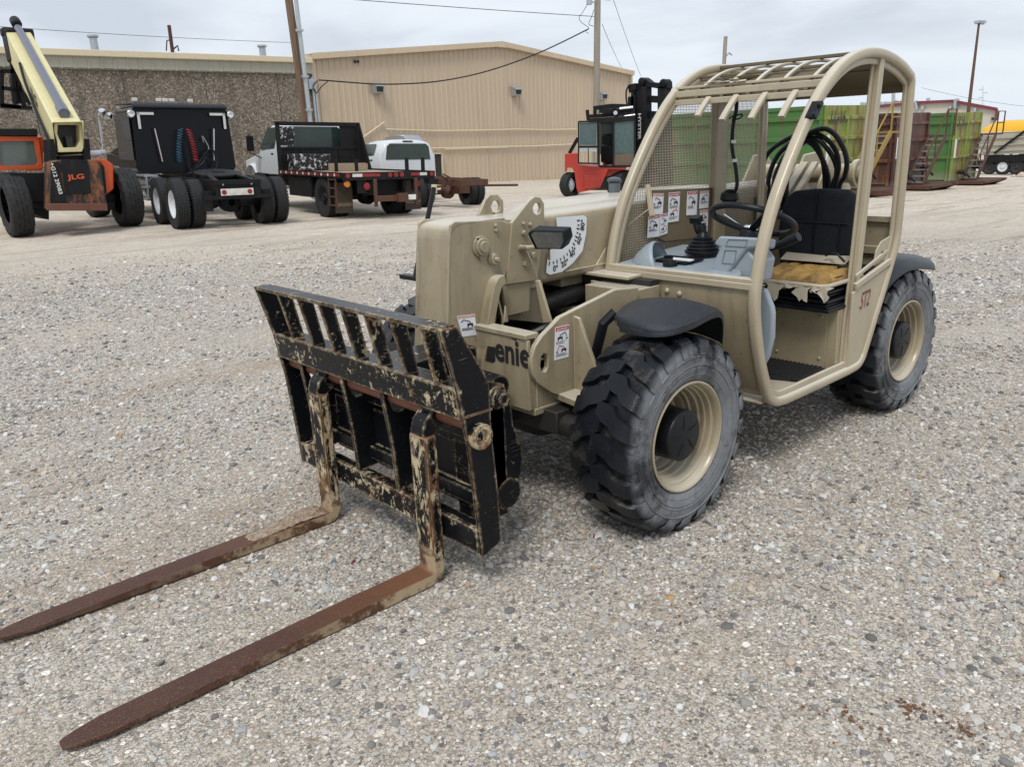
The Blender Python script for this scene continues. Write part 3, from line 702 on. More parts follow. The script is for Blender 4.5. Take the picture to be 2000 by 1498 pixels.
# floor, step and seat box
fl=T(); fl.box2((-.62,.05,.375),(-1.55,YN-.05,.385)); fl.box2((-1.30,.10,.38),(-1.32,YN-.10,.705)); fl.box2((-1.30,.10,.69),(-1.82,YN-.06,.705)); fl.box2((-1.30,YN-.10,.385),(-1.34,YN-.045,.70)); fl.box2((-1.34,YN-.06,.385),(-1.60,YN-.05,.70))
fl.box2((-.60,.06,.38),(-.53,.30,.90))
for y in(.50,.74):
    for z in(.44,.66): fl.cyl((-1.301,y,z),(-1.293,y,z),.008,n=10)
fl.build('floor_and_seat_box',MAT['beige'],TH,bevel=.003)
m=T(); mp=PP([(1480,690),(1520,700),(1640,722),(1597,748),(1560,752),(1500,742)],z=.395)
m.prism([V((-1.28,.25,.388)),V((-1.28,YN-.075,.388)),V((-1.02,YN-.06,.388)),V((-.97,.66,.388)),V((-.78,.60,.388)),V((-.78,.25,.388))],(0,0,.012))
for i in range(24):
    for j in range(22):
        x=-1.27+i*.0205; y=.27+j*.0235
        if x<-1.0 or (y<.62 and x<-.79): m.box((x,y,.402),(.012,.014,.010),rz=.78)
m.build('floor_mat',plain('rubber_mat',(.010,.010,.011),.7,var=.5,bump=.5),TH)
# seat
st=T()
bk=PP([(1552,380),(1562,372),(1600,368),(1662,370),(1673,380),(1676,400),(1674,500),(1640,530),(1535,520),(1530,480),(1532,440),(1540,400)],x=-1.62)
st.prism([q+V((-.02,0,0)) for q in bk],(.10,0,0))
sb=st.build('seat_back',plain('seat_fabric',(.013,.016,.021),.85,var=.6,sc=25,bump=.9,spec=.2),TH,bevel=.035,seg=4)
m=T()
for pts in([(1555,432),(1655,438)],[(1590,432),(1585,515)],[(1640,436),(1634,515)],[(1597,372),(1592,432)]):
    m.tube([P(a,b,x=-1.535) for a,b in pts],.005,6)
m.build('seam',MAT['hose'],sb)
cu=T(); C0=V((-1.36,.60,.862))
n=22; rows=[]
for i in range(n+1):
    row=[]
    for j in range(n+1):
        u=i/n*2-1; v=j/n*2-1; e=(1-abs(u)**4)*(1-abs(v)**4); z=.038*e**.45+.014*math.sin(3.2*u+1)*math.cos(4*v)+.010*math.sin(9*v+2*u)*e-.012*e*abs(math.sin(5.5*v+2.5*u*u+.6))**.3+.006*math.sin(17*v+5*u)
        row.append(C0+V((u*.20,v*.215,z-.02*(u*u)+.02*(v>0.4)*(1-u*u)*.8)))
    rows.append(row)
cu.grid(rows,.03,(0,0,-1))
yf_=NT('foam'); nn=yf_.noise(14,7,.7); cc_=yf_.mix(yf_.ramp(nn,[(.35,0),(.7,1)]),(.40,.24,.06),(.10,.06,.03)); yf_.fin(cc_,.85,0,yf_.bump(nn,.6,.01))
cush=cu.build('seat_cushion',yf_.m,TH,ang=80,subd=1); cush['label']='yellow torn foam showing through the worn seat cushion'
m=T(); 
rim=[C0+V((.22*math.cos(t)*1.0,.235*math.sin(t),-.022)) for t in [2*PI*i/28 for i in range(28)]]
rim=[C0+V((max(-1,min(1,1.35*math.cos(t)))*.205,max(-1,min(1,1.35*math.sin(t)))*.220,-.022)) for t in [2*PI*i/36 for i in range(36)]]
m.tube(rim,.011,8,closed=True)
for (y,w,h) in((.42,.09,.03),(.50,.10,.085),(.60,.08,.02),(.66,.09,.075),(.745,.05,.03),(.79,.06,.07)):
    x=C0.x+.212; rr_=[]
    for k in range(5):
        t_=k/4; ww=w*(1-.45*t_+.18*math.sin(y*90+k*2.3)); yo=y+w/2+.012*math.sin(y*50+k*1.7)
        rr_.append([V((x+.010*t_+.004*math.sin(j*2+k),yo+ww*(j/3-.5),C0.z-.022-h*t_*(1+.12*math.sin(j*2.1+y*70)))) for j in range(4)])
    m.grid(rr_,.003,(-1,0,0))
m.grid([[C0+V((-.10,-.2,.045)),C0+V((-.08,0,.05)),C0+V((-.1,.16,.045))],[C0+V((-.16,-.2,.075)),C0+V((-.17,0,.07)),C0+V((-.16,.17,.08))]],.004,(0,0,-1))
m.build('torn_vinyl',plain('torn_vinyl',(.42,.37,.29),.6,var=.2,bump=.3),cush,ang=60)
m=T()
for k in range(7):
    z=.845-k*.022; w=.205-(.018 if k%2 else 0)+k*.004; m.box((-1.40,.60,z),(.40 if k%2 else .43,w*2,.014))
m.box((-1.42,.60,.715),(.44,.44,.03)); m.box((-1.42,.60,.85),(.40,.42,.04)); m.build('suspension_bellows',MAT['blackplastic'],TH,bevel=.004)
m=T(); 
m.tube(PP([(1640,505),(1650,530),(1662,555)],x=-1.5),.016,8); m.tube([P(1612,500,x=-1.45),P(1625,492,x=-1.45),P(1635,496,x=-1.4),P(1650,512,x=-1.4)],.007,6); m.box(P(1650,540,x=-1.45),(.1,.04,.12)); m.box((-1.5,.80,.76),(.2,.06,.10))
m.build('seat_belt_latch',MAT['blackplastic'],TH,bevel=.004)
# console
co=T(); GZ=1.0
co.prism([V((-.52,.055,GZ-.02)),V((-.52,.70,GZ-.03)),V((-.58,.72,GZ-.02)),V((-.66,.64,GZ)),V((-.95,.50,GZ+.01)),V((-1.05,.40,GZ+.01)),V((-1.05,.055,GZ+.01))],(0,0,-.10))
# half bowl pod
c=P(1285,520,x=-.60); 
co.lathe(P(1268,528,x=-.62),(-.35,.9,.35),[(-.10,.02),(-.08,.06),(-.03,.10),(.03,.125),(.07,.13),(.075,.12)],28)
co.prism(PP([(1404,461),(1487,465),(1484,484),(1459,486),(1414,545),(1378,540),(1383,532),(1406,483),(1393,477)],x=-.585),(-.13,0,-.02))
co.prism([P(1459,486,x=-.60),P(1478,512,x=-.60),P(1470,556,x=-.60),P(1412,548,x=-.60)],(-.16,0,0))
con=co.build('console',MAT['grey_plastic'],TH,bevel=.012,seg=3)
m=T(); 
for a,b in(((1423,468),(1462,483)),((1416,489),(1440,516))):
    q=PP([(a[0],a[1]),(b[0]-2,a[1]+1),(b[0]-6,b[1]),(a[0]-6,b[1]-2)],x=-.583); m.tube(q,.0018,4,closed=True)
m.build('panel_line',plain('grey_dark',(.12,.14,.16),.5),con)
m=T(); q=P(1322,497,z=GZ-.004); m.prism([V((-.60,.22,GZ-.015)),V((-.60,.40,GZ-.015)),V((-.72,.42,GZ-.008)),V((-.72,.22,GZ-.008))],(0,0,.012)); 
for i in range(4): m.box((-.66,.25+.04*i,GZ+.004),(.03,.022,.014))
m.build('switch_panel',MAT['blackplastic'],con,bevel=.002)
m=T(); m.prism([V((-.61,.32,GZ+.0)),V((-.61,.42,GZ+.0)),V((-.64,.42,GZ+.002)),V((-.64,.30,GZ+.002))],(0,0,.006)); m.build('console_label',MAT['white_label'],con)
m=T(); m.lathe(P(1309,515,z=GZ-.01),(0,0,1),[(-.02,.035),(.008,.036),(.009,.03),(.0,.028)],24); m.build('cup_holder',MAT['blackplastic'],con)
# lower pedal cover beside the door
m=T(); g=PP([(1494,562),(1509,600),(1511,612),(1510,660),(1500,700),(1490,716),(1480,640),(1482,570)],x=-.66); m.prism(g,(-.03,0,0)); m.prism([q+V((-.03,-.01,0)) for q in g],(-.03,-.10,0)); m.build('pedal_cover',MAT['grey_plastic'],TH,bevel=.015,seg=3)
# joystick
j=T(); jb=V((-.80,.36,GZ+.0)); jb=P(1372,494,z=GZ+.01)
j.lathe(jb,(0,0,1),[(0,.085),(.012,.088),(.018,.075),(.026,.080),(.034,.068),(.042,.072),(.05,.058),(.058,.062),(.066,.045),(.074,.05),(.082,.032),(.10,.022)],28)
tp=P(1361,428,x=jb.x-.01); j.tube(crom([jb+V((0,0,.09)),jb+V((.0,-.005,.13)),P(1366,452,x=jb.x),P(1361,434,x=jb.x)],4),[.018]*4+[.020]*4+[.021]*4+[.022],12)
j.box(P(1360,429,x=jb.x),(.045,.05,.03),M=Matrix.Rotation(.3,3,'Y')); j.build('joystick',MAT['blackplastic'],TH,bevel=.004)
# steering wheel
w=T(); wc=(P(1398,415,x=-.86)+P(1549,452,x=-.86))/2; wc.z=P(1473,430,x=-.86).z
e1=P(1549,447,x=-.86)-P(1398,418,x=-.86); Rw=.193; nrm=V((-.42,0,.9)).normalized()
uu=V((0,1,0)); vv=nrm.cross(uu); 
w.tube([wc+(uu*math.cos(t)+vv*math.sin(t))*Rw for t in [2*PI*i/48 for i in range(48)]],.0155,10,closed=True)
hubc=wc-nrm*.055
for t in(R(195),R(320),R(80)): 
    dd=uu*math.cos(t)+vv*math.sin(t); w.bar(hubc,wc+dd*(Rw-.01),.035,.012,nrm)
w.lathe(hubc,nrm,[(-.05,.045),(-.01,.045),(.0,.035),(.008,.001)],24)
sw=w.build('steering_wheel',MAT['blackplastic'],TH,bevel=.002)
m=T(); m.lathe(hubc+nrm*.006,nrm,[(0,.036),(.012,.034),(.022,.024),(.026,.001)],24)
for t in(R(195),R(320)):
    dd=uu*math.cos(t)+vv*math.sin(t); m.bar(hubc+nrm*.012+dd*.03,wc+dd*(Rw-.05)+nrm*.008,.010,.004,nrm)
m.build('hub_cap',MAT['chrome'],sw)
m=T(); m.cyl(hubc-nrm*.04,hubc-nrm*.2,.038,n=20); m.tube([P(1500,487,x=-.80),P(1535,472,x=-.80)],[.012,.012],10); m.cyl(P(1535,474,x=-.80),P(1560,462,x=-.80),.02,.022,n=14); m.cyl(P(1500,487,x=-.8),P(1535,474,x=-.8),.012,.02,n=12)
m.build('column_lever',MAT['blackplastic'],TH)
# cable bundle on the far post, gas strut mount, folded wiper arm
m=T(); m.tube(crom(PP([(1440,175),(1438,215),(1432,245),(1430,290),(1437,330),(1439,365),(1428,385)],x=-1.30),5),.010,8); m.tube(crom(PP([(1424,232),(1436,226),(1450,224),(1444,232),(1430,234)],x=-1.29),4),.004,6); m.lathe(P(1425,378,x=-1.3),(0,0,-1),[(-.02,.02),(0,.045),(.03,.05),(.05,.03)],18)
for a,b in((1433,275),(1435,313)): pass
m.build('cable_bundle',MAT['hose'],TH)
for a,b in((1433,277),(1435,314)): m=T(); q=P(a,b,x=-1.295); m.cyl(q-V((0,0,.008)),q+V((0,0,.008)),.0125,n=12); m.build('cable_clip',MAT['white_label'],TH)
m=T(); m.bar(P(1265,362,x=-.74),P(1274,423,x=-.70),.02,.022,(1,0,0)); m.tube(PP([(1268,408),(1240,430),(1219,446),(1217,462),(1212,475)],x=-.62),.0035,6); m.cyl(P(1214,452,x=-.62),P(1212,476,x=-.62),.006,n=8)
m.build('wiper_arm',MAT['beige_hoop'],TH,bevel=.002)
# ---- fenders
def fender(name,pts_out,pts_in,lab=None,thick=.012):
    m=T(); rows=[]
    for o_,i_ in zip(pts_out,pts_in):
        o_,i_=V(o_),V(i_); lip=V((0,.035 if 'rear' in (lab or '') else .014,-.05 if 'rear' in (lab or '') else -.026)); row=[i_]
        for k in range(1,5): t=k/5; row.append(i_.lerp(o_,t)+V((0,0,.022*math.sin(PI*t))))
        row+=[o_,o_+lip*.45+V((0,.010,0)),o_+lip]
        rows.append(row)
    m.grid(rows,thick,(0,0,-1)); ob=m.build(name,MAT['fender'],TH,ang=60)
    if lab: ob['label']=lab
    return ob
MAT['fender']=plain('fender_plastic',(.018,.022,.028),.36,var=.6,sc=40,bump=.6,spec=.4)
fo=crom([V((.115,.59,.862)),V((.13,.68,.864)),V((.125,.77,.868)),V((.075,.825,.874)),V((-.03,.845,.886)),V((-.13,.845,.900)),V((-.22,.830,.895)),V((-.285,.805,.865)),V((-.325,.785,.81)),V((-.345,.77,.73))],4)
fi=crom([V((.10,.57,.862)),V((.07,.54,.866)),V((.04,.52,.872)),V((-.01,.50,.882)),V((-.08,.48,.892)),V((-.15,.465,.896)),V((-.22,.46,.890)),V((-.285,.46,.860)),V((-.325,.46,.81)),V((-.345,.46,.73))],4)
fender('fender',fo,fi,'front fender, flat black pad over the tyre')
m=T(); m.tube([V((.02,.50,.875)),V((.06,.47,.83)),V((.05,.42,.70)),V((.04,.39,.62))],.022,8); m.build('fender_stay',MAT['blackplastic'],TH)
fo=crom([V((-1.64,.80,.62)),V((-1.72,.81,.74)),V((-1.82,.82,.82)),V((-1.95,.83,.865)),V((-2.08,.835,.868)),V((-2.22,.835,.85)),V((-2.36,.83,.825)),V((-2.44,.80,.815))],4)
fi=crom([V((-1.64,.5,.62)),V((-1.72,.5,.74)),V((-1.82,.5,.82)),V((-1.95,.5,.865)),V((-2.08,.5,.868)),V((-2.22,.5,.85)),V((-2.36,.5,.825)),V((-2.44,.55,.815))],4)
fender('fender',fo,fi,'rear fender, grey curved guard behind the cab')
# ================================================================ fork carriage and forks
FC=MB()
def tilt(z): return .93+.092*z+.03*max(0,z-.78)       # front plane leans forward towards the top
# near and far side plates
def sideplate(y,vec,name,mat):
    m=T(); pts=[(.938,.165),(.845,.195),(.855,.45),(.868,.62),(.868,.79),(.885,.835),(.99,1.012),(1.062,1.018),(1.004,.80),(.972,.60),(.955,.40)]
    m.prism([V((x,y,z)) for x,z in pts],vec); return m.build(name,mat,TH,bevel=.002)
side=sideplate(.672,(0,-.018,0),'carriage_side_plate',MAT['chip_less'])
sideplate(-.655,(0,.018,0),'carriage_side_plate',MAT['chip_less'])
m=T(); m.box2((1.062,.65,1.018),(.985,-.65,1.004)); m.build('guard_top_bar',MAT['chip_less'],TH,bevel=.002)
m=T(); m.prism([V((1.002,.654,.800)),V((.990,.654,.690)),V((.974,.654,.690)),V((.986,.654,.800))],(0,-1.29,0)); m.build('face_plate',MAT['chip'],TH,bevel=.002)
m=T(); m.box2((.984,.654,.795),(.90,-.636,.783)); m.build('carriage_shelf',MAT['chip_less'],TH)
# guard slats: thin plates standing on edge
for (tx,ty,bx,by) in((546,575,565,657),(583,585,606,663),(623,592,647,678),(668,605,690,695),(714,613,735,708),(762,626,787,722),(818,638,848,740)):
    a=P(tx,ty,x=1.045); b=P(bx,by,x=1.0); m=T(); y=(a.y+b.y)/2
    m.prism([V((1.048,y,1.004)),V((.985,y,1.004)),V((.945,y,.796)),V((1.0,y,.796))],(0,.012,0)); m.build('guard_slat',MAT['chip'],TH,bevel=.0015)
# shaft
m=T(); sx,sz=.925,.655; m.cyl((sx,-.655,sz),(sx,.66,sz),.0255,n=24); m.build('fork_shaft',MAT['rustrod'],TH)
m=T(); q=P(938,852,y=.68); m.lathe((q.x,.67,q.z),(0,1,0),[(0,.046),(.022,.046),(.026,.042),(.026,.028),(.018,.026),(.0,.026)],32); m.lathe((q.x,.67,q.z),(0,1,0),[(.012,.026),(.012,.001)],24)
m.build('shaft_collar',MAT['chip_more'],side)
m=T(); m.box2((.985,.672,.70),(.865,.678,.708)); m.build('weld_strip',MAT['chip_less'],side)
# lower beam
m=T(); m.box2((.945,.654,.265),(.885,-.63,.175)); m.box2((.948,.654,.270),(.93,-.63,.262)); m.build('lower_beam',MAT['chip'],TH,bevel=.003)
# two inner uprights with lightening holes
for y,w in((-.155,.02),(.14,.02),(-.50,.02)):
    m=T(); hole=[V((.90+.035*math.cos(t),y,.63+.04*math.sin(t))) for t in [PI/5*k for k in range(10)]]
    m.plate([V((.975,y,.69)),V((.80,y,.70)),V((.74,y,.60)),V((.78,y,.28)),V((.935,y,.26)),V((.945,y,.45))],[hole],(0,w,0)); m.build('inner_rib',MAT['chip_less'],TH,bevel=.002)
m=T(); 
m.box2((.86,-.50,.62),(.82,.52,.55)); m.box2((.87,-.5,.36),(.80,.6,.30)); m.cyl((.80,-.5,.44),(.80,.5,.44),.04,n=18); m.box2((.84,-.45,.52),(.83,.5,.27))
# hydraulic quick coupler and side cheek near the wheel
m.plate(PP([(940,742),(985,750),(998,790),(1004,835),(1012,850),(1010,862),(1019,868),(1021,900),(1015,935),(1000,962),(988,985),(960,1000),(925,960),(925,760)],y=.50),[],(0,-.03,0))
m.plate([V((.70,-.54,.70)),V((.60,-.54,.66)),V((.54,-.54,.36)),V((.70,-.54,.20)),V((.80,-.54,.24)),V((.85,-.54,.5))],[],(0,.03,0))
m.cyl((.69,.36,.665),(.69,.53,.665),.030,n=18); m.cyl((.69,.34,.665),(.69,.512,.665),.045,n=18)
m.box2((.84,.42,.69),(.66,.5,.18)); m.cyl((.655,.3,.265),(.655,.508,.265),.06,n=20)
m.box2((.80,-.12,.75),(.45,.10,.45)); m.cyl((.5,-.3,.62),(.5,.3,.62),.05,n=16); m.cyl((.78,.12,.5),(.45,.12,.6),.035,n=14); m.tube(crom([(.5,.25,.55),(.62,.35,.42),(.7,.4,.5),(.72,.45,.62)],5),.012,8)
m.build('coupler',MAT['chip_less'],TH,bevel=.004)
m=T(); m.lathe((.69,.53,.665),(0,1,0),[(0,.027),(.014,.027),(.016,.020),(.008,.017),(.008,.001)],24); m.build('coupler_pin',MAT['chip_less'],TH)
# the two forks
def fork(y0,y1,tip,label,yaw=0):
    o=T(); th=.045; X0=1.008
    # side outline of the blade, swept along y; tip tapers in plan
    L=tip-X0; yc=(y0+y1)/2; hw=(y1-y0)/2
    # heel + blade as a profile loop of stations (centre line, thickness)
    st=[]  # (x,z_top/bottom pairs) : inner (front/top) and outer (back/bottom)
    st.append(((X0,.585),(X0-th,.585))); st.append(((X0,.35),(X0-th,.35))); st.append(((X0,.11),(X0-th,.11)))
    for k in range(7):
        a=R(180+90*k/6); ri=.018; ro=ri+th; cxx,czz=X0+ri,.045+ri+.004
        st.append(((cxx+ri*math.cos(a),czz+ri*math.sin(a)),(cxx+ro*math.cos(a)*1.0,czz+ro*math.sin(a)*1.0)))
    zb=.004
    for t,(zt,zz) in((.25,(.048,.004)),(.5,(.042,.006)),(.75,(.036,.010)),(.91,(.031,.015))): st.append(((X0+L*t,zt),(X0+L*t,zz)))
    vs=[];fs=[]
    for (a,b) in st:
        for yy in(y0,y1): vs.append(V((a[0],yy,a[1]))); vs.append(V((b[0],yy,b[1])))
    tipst=[(.91,1.0),(.965,.72),(.992,.50),(1.0,.36)]
    for t,s in tipst[1:]:
        for sgn in(-1,1): vs.append(V((X0+L*t,yc+hw*s*sgn,.031-.03*(t-.93)))); vs.append(V((X0+L*t,yc+hw*s*sgn,.017)))
    n=len(vs)//4
    for i in range(n-1):
        a=i*4; b=a+4
        fs+=[(a,a+2,b+2,b),(a+1,b+1,b+3,a+3),(a,b,b+1,a+1),(a+2,a+3,b+3,b+2)]
    fs+=[(0,1,3,2),((n-1)*4,(n-1)*4+2,(n-1)*4+3,(n-1)*4+1)]
    o.add(vs,fs)
    ob=o.build('fork',MAT['rustfork'],TH,bevel=.003); ob['label']=label
    # worn painted shank faces, slightly proud of the steel
    s=T(); s.box2((X0+.002,y0+.003,.145),(X0+.0035,y1-.003,.578)); s.box2((X0-.001,y1+.0005,.10),(X0-th+.002,y1+.002,.58)); s.box2((X0-.001,y0-.002,.10),(X0-th+.002,y0-.0005,.58)); s.build('shank_paint',MAT['chip_more'],ob)
    e=T(); e.cyl((sx,yc-hw*.75,sz),(sx,yc+hw*.75,sz),.045,n=24); e.prism([V((X0,yc-hw*.8,.582)),V((X0-th,yc-hw*.8,.582)),V((sx-.04,yc-hw*.8,.64)),V((sx+.01,yc-hw*.8,.695)),V((X0-.03,yc-hw*.8,.66)),V((X0-.01,yc-hw*.8,.64)),V((X0+.004,yc-hw*.8,.60))],(0,hw*1.6,0))
    e.build('fork_eye',MAT['chip_less'],ob,bevel=.003)
    return ob
f1=fork(.377,.474,2.275,'near rusty fork lying on the gravel')
f2=fork(-.372,-.275,2.30,'far rusty fork with a crust of dried mud on its heel')
# dried mud on the far fork heel
m=T(); rows=[]
for i in range(30):
    u=i/29; row=[]
    for j in range(9):
        v=j/8; e=math.sin(PI*min(1,max(0,v)))**.7*math.sin(PI*min(1,u*.96+.04))**.5
        e=(math.sin(PI*(.08+.84*v)))*(min(1,(1-u)*1.6)*min(1,u*8+.3)); row.append(V((1.03+.36*u,-.365+.083*v-.0*u,.046+max(0,e)*(.020+.026*random.random()))))
    rows.append(row)
m.grid(rows)
mt=NT('dried_mud'); n_=mt.noise(60,6,.7); MAT['mud']=mt.fin(mt.mix(mt.ramp(n_,[(.35,0),(.7,1)]),(.16,.11,.075),(.46,.37,.28)),.9,0,mt.bump(n_,.9,.006))
m.build('mud_crust',MAT['mud'],f2,ang=80)
# ================================================================ world and ground
W=bpy.data.worlds.new('World'); SC.world=W; W.use_nodes=True; nt=W.node_tree; nt.nodes.clear(); N=nt.nodes.new; L=nt.links.new
SUN_EL,SUN_ROT=R(56),R(58)
sky=N('ShaderNodeTexSky'); sky.sky_type='NISHITA'; sky.sun_disc=False; sky.sun_elevation=SUN_EL; sky.sun_rotation=SUN_ROT; sky.air_density=1.5; sky.dust_density=3
b1=N('ShaderNodeBackground'); L(sky.outputs[0],b1.inputs[0]); b1.inputs[1].default_value=.08
tc=N('ShaderNodeTexCoord'); sp_=N('ShaderNodeSeparateXYZ'); L(tc.outputs['Generated'],sp_.inputs[0])
mx=N('ShaderNodeMath'); mx.operation='MAXIMUM'; L(sp_.outputs[2],mx.inputs[0]); mx.inputs[1].default_value=.03
ad=N('ShaderNodeMath'); ad.operation='ADD'; L(mx.outputs[0],ad.inputs[0]); ad.inputs[1].default_value=.16
dv=N('ShaderNodeVectorMath'); dv.operation='DIVIDE'; L(tc.outputs['Generated'],dv.inputs[0]); L(ad.outputs[0],dv.inputs[1])
n1=N('ShaderNodeTexNoise'); L(dv.outputs[0],n1.inputs['Vector']); n1.inputs['Scale'].default_value=.75; n1.inputs['Detail'].default_value=7; n1.inputs['Roughness'].default_value=.5; n1.inputs['Distortion'].default_value=.25
cr=N('ShaderNodeValToRGB'); L(n1.outputs['Fac'],cr.inputs[0]); e=cr.color_ramp.elements; e[0].position=.36; e[0].color=(.58,.64,.725,1); e[1].position=.62; e[1].color=(.84,.88,.94,1); k=cr.color_ramp.elements.new(.5); k.color=(.76,.82,.90,1)
hz_=N('ShaderNodeMapRange'); L(sp_.outputs[2],hz_.inputs[0]); hz_.inputs[1].default_value=0; hz_.inputs[2].default_value=.12
mh=N('ShaderNodeMix'); mh.data_type='RGBA'; L(hz_.outputs[0],mh.inputs[0]); mh.inputs[6].default_value=(.76,.83,.90,1); L(cr.outputs[0],mh.inputs[7])
b2=N('ShaderNodeBackground'); L(mh.outputs[2],b2.inputs[0]); b2.inputs[1].default_value=1.12
ms=N('ShaderNodeMixShader'); ms.inputs[0].default_value=.93; L(b1.outputs[0],ms.inputs[1]); L(b2.outputs[0],ms.inputs[2]); ow=N('ShaderNodeOutputWorld'); L(ms.outputs[0],ow.inputs[0])
sl=bpy.data.lights.new('sun','SUN'); sl.energy=2.3; sl.angle=R(20); sl.color=(1,.97,.92); so=bpy.data.objects.new('sun',sl); COL.objects.link(so)
az=R(90)-SUN_ROT
sd=V((math.cos(az)*math.cos(SUN_EL),math.sin(az)*math.cos(SUN_EL),math.sin(SUN_EL)))
so.rotation_euler=sd.to_track_quat('Z','Y').to_euler(); so.location=(0,0,20)
SC.view_settings.view_transform='Standard'; SC.view_settings.look='None'; SC.view_settings.exposure=0
# ground sheet
def axis(lo,hi,core0,core1,d0):
    out=[core0]; 
    x=core0
    while x<core1: x+=d0; out.append(x)
    st=d0; x=out[-1]
    while x<hi: st*=1.35; x+=st; out.append(x)
    st=d0; x=core0
    while x>lo: st*=1.35; x-=st; out.insert(0,x)
    return out
xs=axis(-900,500,-40,8,.8); ys=axis(-900,500,-35,6,.8)
def bumpz(x,y):
    return terr(x,y)+ (.012*math.sin(x*.7+y*.3)*math.sin(y*.9-x*.4) if (x<-4 or y<-3) else 0)
GB=T(); GB.grid([[V((x,y,bumpz(x,y))) for x in xs] for y in ys])
t=NT('gravel'); pos=t.pos(); 
big=t.noise(.35,5,.6,vec=pos,dist=.6); mid=t.noise(2.2,6,.65,vec=pos); fine=t.noise(90,4,.7,vec=pos)
def peb(scale,off):
    v=t.mapv(scale,off,src=pos); wv=t.node('ShaderNodeVectorMath',operation='ADD'); nz=t.node('ShaderNodeTexNoise'); t.L(v,nz.inputs['Vector']); nz.inputs['Scale'].default_value=1.3; nz.inputs['Detail'].default_value=2
    sc_=t.node('ShaderNodeVectorMath',operation='SCALE'); t.L(nz.outputs['Color'],sc_.inputs[0]); sc_.inputs['Scale'].default_value=.55; t.L(v,wv.inputs[0]); t.L(sc_.outputs[0],wv.inputs[1])
    a=t.node('ShaderNodeTexVoronoi'); t.L(wv.outputs[0],a.inputs['Vector']); a.inputs['Scale'].default_value=1
    sr=t.node('ShaderNodeSeparateColor'); t.L(a.outputs['Color'],sr.inputs[0])
    return a.outputs['Distance'],sr.outputs[0],sr.outputs[1]
pal=[(0,(.13,.12,.105)),(.18,(.27,.25,.225)),(.4,(.40,.375,.335)),(.58,(.52,.47,.41)),(.72,(.36,.38,.40)),(.84,(.48,.41,.33)),(.93,(.66,.64,.60)),(1,(.80,.78,.74))]
d1,c1,q1=peb((62,62,20),(0,0,0)); d2,c2,q2=peb((150,150,40),(3,7,1)); d3,c3,q3=peb((26,26,9),(9,2,5))
colf=t.ramp(c2,pal); col1=t.ramp(c1,pal); col3=t.ramp(c3,pal)
m1=t.math('MULTIPLY',t.ramp(d1,[(.42,1),(.52,0)]),t.ramp(q1,[(.35,0),(.36,1)]))
base=t.mix(.25,colf,(.38,.33,.27)); base=t.mix(t.ramp(d2,[(.35,0),(.75,.6)]),base,(.10,.088,.075))
base=t.mix(m1,base,col1)
m3=t.math('MULTIPLY',t.ramp(d3,[(.36,1),(.42,0)]),t.ramp(q3,[(.86,0),(.87,1)]))
base=t.mix(m3,base,col3)
# dirt patches, wheel tracks, dry pale yard further out
base=t.mix(t.ramp(mid,[(.49,0),(.70,.42)]),base,(.34,.27,.20))
s=t.sep(pos); far=t.math('MULTIPLY_ADD',s[1],-.045,t.math('MULTIPLY',s[0],-.030)); far=t.math('ADD',far,t.math('MULTIPLY',t.math('SUBTRACT',big,.5),1.3)); far=t.math('ADD',far,.12)
farm=t.ramp(far,[(.30,0),(1.0,1)])
base=t.mix(t.math('MULTIPLY',farm,.62),base,t.mix(.42,t.mix(t.ramp(t.noise(7,9,.85,vec=t.mapv((.5,1,1),src=pos)),[(.38,0),(.62,1)]),(.38,.32,.25),(.84,.77,.67)),t.mix(.35,t.ramp(peb((17,17,6),(2,8,3))[1],pal),(.5,.43,.34))))
trk=t.noise(1.1,6,.7,vec=t.mapv((.10,1.0,1.0),src=pos),dist=.4)
base=t.mix(t.math('MULTIPLY',t.ramp(trk,[(.53,0),(.62,1)]),t.ramp(big,[(.4,.25),(.6,.65)])),base,(.25,.185,.13))
trk2=t.noise(2.6,7,.75,vec=t.mapv((.16,1.0,1.0),(7,3,0),src=pos),dist=.3); base=t.mix(t.math('MULTIPLY',t.ramp(trk2,[(.57,0),(.63,.5)]),t.ramp(far,[(.25,0),(.6,1)])),base,(.15,.12,.09))
rs_=t.noise(.9,5,.7,vec=t.mapv(1,(5,9,0),src=pos)); base=t.mix(t.ramp(rs_,[(.70,0),(.76,.55)]),base,(.16,.07,.035))
# shade under and around the machine, painted into the gravel colour
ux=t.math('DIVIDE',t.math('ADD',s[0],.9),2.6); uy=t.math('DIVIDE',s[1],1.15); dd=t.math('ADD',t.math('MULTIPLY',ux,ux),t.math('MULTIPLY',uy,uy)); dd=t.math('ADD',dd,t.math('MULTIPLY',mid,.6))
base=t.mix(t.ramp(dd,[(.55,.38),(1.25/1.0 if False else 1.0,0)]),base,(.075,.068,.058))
base=t.mix(1.0,base,(1.20,1.175,1.13),'MULTIPLY')
h=t.math('ADD',t.math('MULTIPLY',d1,-.9),t.math('ADD',t.math('MULTIPLY',d2,-.45),t.math('ADD',t.math('MULTIPLY',mid,1.2),t.math('MULTIPLY',fine,.4))))
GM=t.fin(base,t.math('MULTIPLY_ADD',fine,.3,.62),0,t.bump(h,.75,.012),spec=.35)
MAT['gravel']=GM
gr=struct('gravel_ground',GB,GM,fix=False,ang=80)
